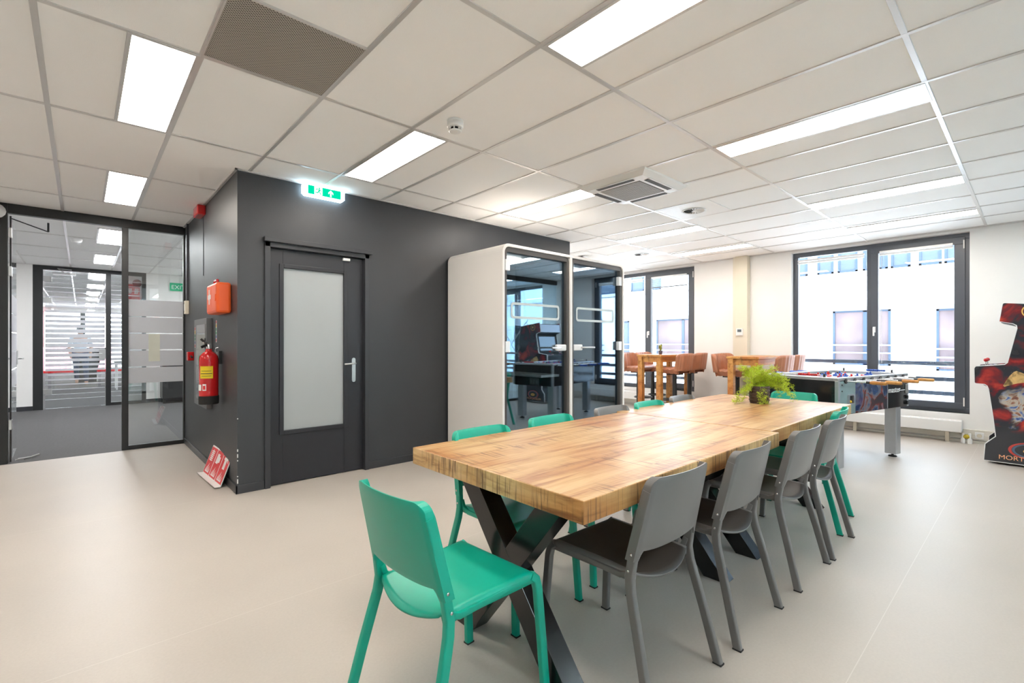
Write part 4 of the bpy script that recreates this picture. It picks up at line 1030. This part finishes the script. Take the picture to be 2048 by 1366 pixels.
dup(s0, (7.44, 3.16, 0), radians(188), 'tan bar stool with ribbed back before the plain wall, left of the fern')
dup(s0, (7.90, 3.26, 0), radians(180), 'tan leather bar stool by the cream duct, hidden behind the left stool')
t = thing('potted_cactus', 'tiny cactus in a dark pot on the high oak table', 'plant', (7.42, 4.36, 1.05))
MB().lathe([(.026, 0), (.034, .065), (.031, .065), (.030, .058)], 18).build('pot', mat('dark_plum_pot', (.05, .03, .04), .5), t)
c = MB(); c.sphere((0, 0, .11), (.022, .022, .055), 10); c.sphere((.022, .0, .105), (.015, .015, .035), 8); c.sphere((-.022, .006, .13), (.014, .014, .035), 8); c.sphere((.005, -.012, .155), (.014, .014, .028), 8); c.sphere((.027, .006, .145), (.012, .012, .02), 8)
c.build('cactus', noise_mat('cactus_green', [(.4, (.05, .10, .02)), (.6, (.35, .33, .05))], 40, .6), t)

# ------------------------------------------------------------------ foosball table
FB = thing('foosball_table', 'black and silver foosball table between the long table and the window', 'foosball table', (5.325, 1.262, 0), radians(-12.4))
Lf, Wf, z0, z1 = 1.46, .76, .56, .92
gm = noise_mat('foosball_graphic', [(.30, (.012, .012, .02)), (.42, (.02, .05, .14)), (.49, (.14, .15, .17)), (.53, (.22, .03, .02)), (.58, (.04, .04, .05)), (.75, (.01, .012, .02))], 5.5, .12, 4., .8, coat=.5)
blk = mat('black_laminate', (.014, .014, .015), .12, noise=.1, nscale=3)
tk = .03
for x in (0, Lf-tk): B((x, 0, z0), (x+tk, Wf, z1-.03), 'end_panel', blk, FB, .002)
for y in (0, Wf-tk):
    p_ = MB(); p_.box((tk, y, z0), (Lf-tk, y+tk, z1-.03)); p_.build('side_panel', blk, FB, .002)
B((.32, -.002, z0+.005), (.98, .0, z1-.035), 'graphic', gm, FB)
B((.03, -.002, z0+.005), (.32, .0, z1-.035), 'silver_panel', mat('teal_silver', (.36, .50, .50), .3, metal=.7), FB)
B((.98, -.0025, z0+.005), (.992, .0, z1-.035), 'graphic_stripe', M['alu'], FB)
tr = MB()
tr.box((-.004, -.004, z1-.03), (Lf+.004, .045, z1)); tr.box((-.004, Wf-.045, z1-.03), (Lf+.004, Wf+.004, z1)); tr.box((-.004, .045, z1-.03), (.06, Wf-.045, z1)); tr.box((Lf-.06, .045, z1-.03), (Lf+.004, Wf-.045, z1))
tr.build('top_rail', M['alu'], FB, .006)
for x in (-.006, Lf-.028):
    for y in (-.006, Wf-.028): B((x, y, z0-.002), (x+.034, y+.034, z1-.03), 'corner_profile', M['alu'], FB, .004)
B((tk, tk, .74), (Lf-tk, Wf-tk, .76), 'pitch', mat('pitch_pale', (.62, .66, .70), .25), FB)
pl = MB(); pl.lathe([(.09, .7605), (.094, .7605), (.094, .761), (.09, .761)], 30, (Lf/2, Wf/2, 0), caps=False); pl.box((Lf/2-.003, tk, .7602), (Lf/2+.003, Wf-tk, .761)); pl.build('pitch_lines', M['blue'], FB)
for x in (.13, Lf-.13):
    for y in (.09, Wf-.09):
        lg = MB(); lg.box((x-.055, y-.055, .035), (x+.055, y+.055, z0)); o_ = lg.build('leg', M['alu'], FB, .006)
        ft = MB(); ft.lathe([(.038, 0), (.040, .008), (.034, .014), (.012, .016), (.010, .036)], 20, (x, y, 0)); ft.build('foot', M['rubber'], o_)
rodz = .885; ups = [.13+k*(Lf-.26)/7 for k in range(8)]
nman = [1, 2, 3, 5, 5, 3, 2, 1]; mine = {0: 1, 1: 1, 3: 1, 5: 1}
rnd = random.Random(11)
for k, u in enumerate(ups):
    near = k in mine; colr = M['red'] if near else M['blue']; sh_ = rnd.uniform(-.08, .08)
    ya, yb = (-.34-.05*(k % 2), Wf+.12) if near else (-.12, Wf+.36)
    rod = MB().tube([(u, ya, rodz), (u, yb, rodz)], .008, 10).build('rod', M['chrome'], FB)
    hy = (ya, ya+.13) if near else (yb-.13, yb)
    MB().lathe([(.010, 0), (.017, .01), (.016, .06), (.018, .11), (.013, .13)], 14, T=Matrix.Translation((u, hy[0], rodz)) @ Matrix.Rotation(-pi/2, 4, 'X')).build('handle', M['oak'] if near else colr, rod)
    MB().lathe([(.013, 0), (.013, .03)], 12, T=Matrix.Translation((u, hy[1] if near else hy[0]-.03, rodz)) @ Matrix.Rotation(-pi/2, 4, 'X')).build('collar', M['black'], rod)
    for y in (-.012, Wf-.004):
        bg = MB(); bg.lathe([(.024, 0), (.024, .010), (.014, .016)], 16, T=Matrix.Translation((u, y, rodz)) @ Matrix.Rotation(-pi/2, 4, 'X'))
        bg.build('bearing', M['black'], rod)
    for y in (.09, Wf-.13):
        bm = MB(); bm.lathe([(.016, 0), (.018, .012), (.016, .035)], 12, T=Matrix.Translation((u, y, rodz)) @ Matrix.Rotation(-pi/2, 4, 'X'))
        bm.build('bumper', M['rubber'], rod)
    n = nman[k]
    for q in range(n):
        y = Wf/2+sh_+(q-(n-1)/2)*(.54/max(n, 2)); tilt = rnd.choice([0, .25, -.3, 1.2, -1.1, .1]) if k % 2 else rnd.uniform(-.5, .5)
        T = Matrix.Translation((u, y, rodz)) @ Matrix.Rotation(tilt, 4, 'Y')
        pm = MB(); pm.sphere((0, 0, .030), (.011, .011, .013), 8, T=T); pm.box((-.011, -.016, -.022), (.011, .016, .018), T=T); pm.box((-.007, -.010, -.075), (.007, .010, -.02), T=T); pm.box((-.010, -.012, -.098), (.012, .012, -.073), T=T); pm.box((-.012, -.022, -.002), (.012, .022, .014), T=T)
        pm.build('player', colr, rod, .002)
# score counters: a rod of beads along each end rail
for x, cm in ((.028, M['red']), (Lf-.028, M['blue'])):
    s_ = MB(); s_.tube([(x, .13, z1+.016), (x, .63, z1+.016)], .004, 6); s_.build('score_rod', M['chrome'], FB)
    s_ = MB()
    for q in range(9): s_.lathe([(.011, 0), (.013, .008), (.011, .018)], 10, T=Matrix.Translation((x, .20+q*.021, z1+.016)) @ Matrix.Rotation(-pi/2, 4, 'X'))
    s_.build('score_beads', cm, FB)
    for y in (.13, .62): B((x-.012, y, z1), (x+.012, y+.012, z1+.03), 'score_bracket', M['black'], FB)
rt = MB(); ring_prism(rt, rrect(.165, .275, .655, .755, .012, 3), rrect(.180, .260, .668, .742, .006, 3), -.016, (0, -.018, 0), (1,0,0), (0,0,1)); rt.build('ball_return', M['alu'], FB)
B((.18, -.003, .668), (.26, -.0018, .742), 'ball_return_recess', M['rubber'], FB)
MB().sphere((.205, -.010, .684), .014, 12).build('ball', mat('yellow_ball', (.9, .55, .02), .4), FB)
text('lettering', 'master', .085, (1.0, -.003, .725), (1,0,0), (0,0,1), M['white'], FB, sx=1.15)
B((1.25, -.0035, .738), (1.385, -.002, .744), 'lettering_rule', M['white'], FB)
B((1.39, -.012, .70), (1.445, .0, .80), 'coin_plate', M['steel'], FB, .004)
for z in (.66, .60):
    k_ = MB(); k_.lathe([(.020, 0), (.020, .012), (.008, .018)], 14, T=Matrix.Translation((1.42, -.018, z)) @ Matrix.Rotation(-pi/2, 4, 'X'))
    k_.build('coin_lock', M['black'], FB)
for x, z in ((.065, .85), (.065, .79), (.085, .60), (.065, .67)):
    bt = MB(); bt.lathe([(.007, 0), (.006, .006)], 8, T=Matrix.Translation((x, -.007, z)) @ Matrix.Rotation(-pi/2, 4, 'X'))
    bt.build('bolt', M['black'], FB)

# ------------------------------------------------------------------ arcade machine (side panel faces the camera, screen faces +Y)
AR = thing('arcade_machine', 'arcade machine with red flame side art at the right edge by the window wall', 'arcade machine', (7.0, .36, 0), radians(0))
prof = [(.005,.027),(-.003,.20),(-.08,.286),(-.06,.50),(-.028,.775),(-.018,.805),(.0,.820),(.065,.824),(.078,.835),(.080,.985),(.066,1.008),(-.145,1.032),(-.165,1.050),(-.232,1.400),(-.228,1.430),(-.205,1.447),(-.105,1.474),(-.130,1.655),(-.145,1.664),(-.70,1.60),(-.76,1.30),(-.76,.027)]
dep = .64
art = mat('arcade_side_art', (.1, .02, .02), .22, coat=.4)
nb = NB(art); bs = art.node_tree.nodes['Principled BSDF']; tc = nb.n('ShaderNodeTexCoord')
n1 = nb.n('ShaderNodeTexNoise', Scale=4.2, Detail=5., Distortion=.7); nb.l(tc.outputs['Object'], n1.inputs['Vector'])
r1 = ramp(nb, [(.30, (.010, .012, .018)), (.50, (.02, .02, .03)), (.56, (.16, .010, .016)), (.62, (.42, .025, .022)), (.72, (.62, .08, .03)), (.82, (.25, .015, .015))]); nb.l(n1.outputs['Fac'], r1.inputs[0])
sp = nb.n('ShaderNodeSeparateXYZ'); nb.l(tc.outputs['Object'], sp.inputs[0])
mr = nb.n('ShaderNodeMapRange'); nb.l(sp.outputs['Z'], mr.inputs['Value']); mr.inputs['From Min'].default_value = .33; mr.inputs['From Max'].default_value = .42
mx = nb.n('ShaderNodeMix', _data_type='RGBA', _blend_type='MIX'); nb.l(mr.outputs[0], mx.inputs[0]); mx.inputs[6].default_value = (.028, .030, .038, 1)
n5 = nb.n('ShaderNodeTexNoise', Scale=7., Detail=4., Distortion=2.2); nb.l(tc.outputs['Object'], n5.inputs['Vector'])
r5 = ramp(nb, [(.30, (.03, .03, .05)), (.42, (.06, .12, .36)), (.48, (.38, .38, .42)), (.54, (.50, .42, .34)), (.60, (.26, .10, .06)), (.70, (.06, .04, .05))]); nb.l(n5.outputs['Fac'], r5.inputs[0])
ds = nb.n('ShaderNodeVectorMath', _operation='DISTANCE'); nb.l(tc.outputs['Object'], ds.inputs[0]); ds.inputs[1].default_value = (0., -.40, .60)
ad = nb.n('ShaderNodeMath', _operation='MULTIPLY_ADD'); nb.l(n1.outputs['Fac'], ad.inputs[0]); ad.inputs[1].default_value = .75; nb.l(ds.outputs['Value'], ad.inputs[2])
rm = ramp(nb, [(.56, (1, 1, 1)), (.64, (0, 0, 0))]); nb.l(ad.outputs[0], rm.inputs[0])
m5 = nb.n('ShaderNodeMix', _data_type='RGBA', _blend_type='MIX'); nb.l(rm.outputs[0], m5.inputs[0]); nb.l(r1.outputs[0], m5.inputs[6]); nb.l(r5.outputs[0], m5.inputs[7])
nb.l(m5.outputs[2], mx.inputs[7])
nb.l(mx.outputs[2], bs.inputs['Base Color'])
for x in (0, dep-.02):
    p_ = MB(); p_.prism(prof, .02, (x, 0, 0), (0,1,0), (0,0,1)); p_.build('side_panel', art, AR)
    e = MB(); e.tube([(x+.01, q[0], q[1]) for q in prof], (.011, .004), up=(1, 0, 0), closed=True); e.build('edge_trim', M['whitegloss'], AR)
ip = [(-.02,.04),(-.09,.30),(-.05,.78),(-.01,.80),(.05,.84),(.06,.965),(.055,.985),(-.14,1.01),(-.18,1.05),(-.25,1.40),(-.235,1.425),(-.12,1.462),(-.145,1.64),(-.69,1.58),(-.74,1.30),(-.74,.04)]
p_ = MB(); p_.prism(ip, dep-.04, (.02, 0, 0), (0,1,0), (0,0,1)); p_.build('cabinet_body', M['black'], AR)
p_ = MB(); p_.add([(.021, .0615, .9895), (dep-.021, .0615, .9895), (dep-.021, -.138, 1.0165), (.021, -.138, 1.0165)], [(0, 1, 2, 3)][::1]); p_.build('control_deck', M['black'], AR)
Nd = Vector((0, .134, .99)).normalized()
def deck(x, y): return Vector((x, y, .9895+(.0615-y)*.135))
for x in (.17, .47):
    j = MB(); j.tube([deck(x, 0), deck(x, 0)+Vector((0, 0, .06))], .004, 8); o_ = j.build('joystick', M['chrome'], AR)
    MB().sphere(deck(x, 0)+Vector((0, 0, .072)), .019, 12).build('joystick_ball', M['red'], o_)
    for q in range(6):
        bq = MB(); bq.lathe([(.014, 0), (.014, .006), (.010, .009)], 12, deck(x+.055+.033*(q % 3), -.02-.035*(q//3))); bq.build('button', [M['blue'], M['red'], M['white']][q % 3], AR)
sn = Vector((0, cos(.19), -sin(.19)))
def scr(x, s, off=0.): return Vector((x, -.18-.07*s, 1.05+.35*s))+Vector((0, .98, .19))*off
p_ = MB(); p_.add([scr(.02, .03, .004), scr(dep-.02, .03, .004), scr(dep-.02, .98, .004), scr(.02, .98, .004)], [(0, 1, 2, 3)]); p_.build('bezel', M['black'], AR)
p_ = MB(); p_.add([scr(.08, .10, .008), scr(dep-.08, .10, .008), scr(dep-.08, .93, .008), scr(.08, .93, .008)], [(3, 2, 1, 0)]); p_.build('screen', emis('arcade_screen_glare', (.62, .78, .95), .75), AR)  # pale glow imitates window glare on the screen glass
p_ = MB(); p_.add([(.025, -.117, 1.47), (dep-.025, -.117, 1.47), (dep-.025, -.140, 1.63), (.025, -.140, 1.63)], [(3, 2, 1, 0)]); p_.build('marquee', emis('arcade_marquee_glare', (.70, .80, .95), .85), AR)  # glow imitates glare on the marquee glass
# round gold emblem rings and lettering on the side
def ring3(c, r0, r1, m, name, off, sy=1., sz=1.):
    q = MB(); n = 40
    outer = [(c[0]+r1*sy*cos(2*pi*k/n), c[1]+r1*sz*sin(2*pi*k/n)) for k in range(n)]; inner = [(c[0]+r0*sy*cos(2*pi*k/n), c[1]+r0*sz*sin(2*pi*k/n)) for k in range(n)]
    ring_prism(q, outer, inner, -.001, (-off, 0, 0), (0,1,0), (0,0,1)); q.build(name, m, AR)
def disc(c, r, m, name, off, sy=1., sz=1.):
    q = MB(); q.prism([(c[0]+r*sy*cos(2*pi*k/32), c[1]+r*sz*sin(2*pi*k/32)) for k in range(32)], -.001, (-off, 0, 0), (0,1,0), (0,0,1)); q.build(name, m, AR)
gold = mat('emblem_gold', (.75, .42, .10), .3)
ring3((-.325, .17), .115, .135, mat('emblem_red', (.55, .06, .05), .3), 'emblem_ring', .001, 1.15, .62)
ring3((-.325, .17), .095, .112, mat('emblem_blue', (.08, .14, .22), .3), 'emblem_ring', .001, 1.15, .62)
disc((-.335, .165), .05, gold, 'emblem', .001, 1.2, .6)
ring3((-.33, 1.57), .058, .068, gold, 'emblem_ring', .001); disc((-.33, 1.57), .05, M['black'], 'emblem', .001); disc((-.335, 1.572), .022, gold, 'emblem', .0022)
text('lettering', 'MORTAL KOMBAT', .062, (-.0012, -.10, .062), (0,-1,0), (0,0,1), mat('lettering_orange', (.90, .42, .22), .35), AR, sx=1.05)
# pale, gold and blue brush strokes of the artwork (abstract)
strokes = [([(-.125,.795),(-.17,.90),(-.22,.975),(-.27,.95),(-.34,.91),(-.40,.865),(-.38,.85),(-.30,.86),(-.22,.84)], (.60, .38, .15)),
           ([(-.36,.66),(-.41,.62),(-.50,.45),(-.58,.40),(-.50,.39),(-.42,.45),(-.37,.56)], (.05, .14, .50))]
for k, (pts, c_) in enumerate(strokes):
    q = MB(); n = len(pts); sm = []
    for i_ in range(n):
        a, b_ = Vector(pts[i_]), Vector(pts[(i_+1) % n]); sm += [tuple(a*.8+b_*.2), tuple(a*.2+b_*.8)]
    q.prism(sm, -.0006, (-.0006-.0002*k, 0, 0), (0,1,0), (0,0,1))
    q.build('art_shape', noise_mat('art_paint_%d' % k, [(.35, tuple(x_*.25 for x_ in c_)), (.5, c_), (.7, tuple(min(1, x_*1.25) for x_ in c_))], 16, .25, 4., .6), AR)

# ------------------------------------------------------------------ outside: balcony rails, opposite building
for n, (a, b) in enumerate(WIN):
    t = thing('balcony_railing', ['dark balcony rails outside the window behind the cactus table', 'dark balcony rails outside the window behind the foosball table', 'dark balcony rails outside the window beyond the right partition'][n], 'railing', (8.78, (a+b)/2, 0), 0, 'balcony rails outside the windows')
    for z in (.35, .555, .75, .965): MB().box((-.015, -1.25, z-.028), (.015, 1.25, z+.028)).build('rail', M['railblue'], t, .003)
    for y in (-1.22, 1.22): MB().box((-.02, y-.02, .1), (.02, y+.02, .965)).build('post', M['railblue'], t)
BX = 18.
bd = thing('building', 'white rendered building across the street, filling the windows', 'building', (BX, 6, -6))
fz = MB(); fz.box((0, -22, 0), (6, 22, 18)); fz.build('facade', M['facade'], bd)
B((-.05, -22, 9.31), (0, 22, 9.34), 'ledge', mat('ledge_grey', (.16, .16, .17), .6), bd)
def bwin(y0, y1, z0, z1, mull=None, rails=True, m=None):
    yo, zo = -6, 6
    f = MB(); a, b, c_, d_ = y0+yo, y1+yo, z0+zo, z1+zo
    f.box((-.04, a, c_), (.02, b, c_+.05)); f.box((-.04, a, d_-.05), (.02, b, d_)); f.box((-.04, a, c_), (.02, a+.06, d_)); f.box((-.04, b-.06, c_), (.02, b, d_))
    if mull: f.box((-.04, mull+yo-.05, c_), (.02, mull+yo+.05, d_))
    wf_ = f.build('window', mat('far_frame', (.055, .08, .12), .5, spec=.1) if 'far_frame' not in bpy.data.materials else bpy.data.materials['far_frame'], bd)
    B((-.012, a+.05, c_+.05), (-.002, b-.05, d_-.05), 'pane', m or M['outglass'], wf_)
    B((-.12, a-.02, d_), (0, b+.02, d_+.12), 'shutter_box', mat('shutter_grey', (.20, .22, .25), .5) if 'shutter_grey' not in bpy.data.materials else bpy.data.materials['shutter_grey'], wf_)
    if rails:
        r_ = MB()
        for z in (.12, .36, .60): r_.box((-.16, a-.22, c_+z), (-.12, b+.22, c_+z+.045))
        r_.build('guard_rail', mat('guard_rail_white', (.16, .18, .21), .5) if 'guard_rail_white' not in bpy.data.materials else bpy.data.materials['guard_rail_white'], wf_)
pinkg = mat('pane_painted_reflection', (.135, .105, .11), .5, spec=.1, noise=.3, nscale=.9)  # reflection of brick painted into the pane colour
bwin(2.92, 4.40, .55, 2.25, 3.55, m=pinkg); bwin(.2, 1.90, .45, 2.2, 1.0, m=pinkg); bwin(8.2, 10.75, .55, 2.2, 9.55, m=pinkg); bwin(12.1, 13.9, .55, 2.2, 13.2); bwin(-4.2, -2.4, .5, 2.2, -3.3); bwin(-8.5, -6.5, .5, 2.2)
for y0, y1 in ((5.12, 5.44), (4.38, 4.84), (3.74, 4.27), (3.36, 3.61), (2.99, 3.2), (2.46, 2.92), (1.78, 2.28), (1.35, 1.73), (11.35, 12.0), (10.55, 11.2), (-1.5, -.3), (-4, -2.2), (-7, -5)): bwin(y0, y1, 3.48, 4.7, None, False)

# ------------------------------------------------------------------ world and sun
wd_ = bpy.data.worlds.new('world'); S.world = wd_; wd_.use_nodes = True
nt = wd_.node_tree; bg = nt.nodes['Background']; nw = NB(wd_); tg = nw.n('ShaderNodeTexCoord'); sz = nw.n('ShaderNodeSeparateXYZ'); nw.l(tg.outputs['Generated'], sz.inputs[0]); rw = ramp(nw, [(.42, (.86, .93, 1.)), (.56, (.66, .82, 1.))]); mw = nw.n('ShaderNodeMapRange'); nw.l(sz.outputs['Z'], mw.inputs['Value']); mw.inputs['From Min'].default_value = -1; nw.l(mw.outputs[0], rw.inputs[0]); nw.l(rw.outputs[0], bg.inputs[0]); bg.inputs[0].default_value = (.74, .87, 1., 1); bg.inputs[1].default_value = 5.2
for n, (a, b) in enumerate(WIN):
    li = bpy.data.lights.new('window_portal', 'AREA'); li.shape = 'RECTANGLE'; li.size = ZT-ZB; li.size_y = b-a; li.cycles.is_portal = True
    o = bpy.data.objects.new('window_portal', li); COL.objects.link(o); o.location = (XW+.32, (a+b)/2, (ZB+ZT)/2); o.rotation_euler = (0, radians(90), 0)

# ------------------------------------------------------------------ camera
cam = bpy.data.cameras.new('camera'); co = bpy.data.objects.new('camera', cam); COL.objects.link(co)
co.location = (0, 0, 1.26); co.rotation_euler = (radians(90), 0, radians(47.8-90)); cam.sensor_width = 36; cam.lens = 950/2048*36; cam.shift_y = 1.5/2048; cam.clip_start = .02
S.camera = co
vs_ = S.view_settings; S.display_settings.display_device = 'sRGB'; vs_.view_transform = 'Standard'; vs_.look = 'None'; vs_.gamma = 1; vs_.exposure = 1.12; vs_.use_curve_mapping = False
S.cycles.max_bounces = 10; S.cycles.diffuse_bounces = 6; S.cycles.transparent_max_bounces = 16; S.cycles.sample_clamp_indirect = 12.
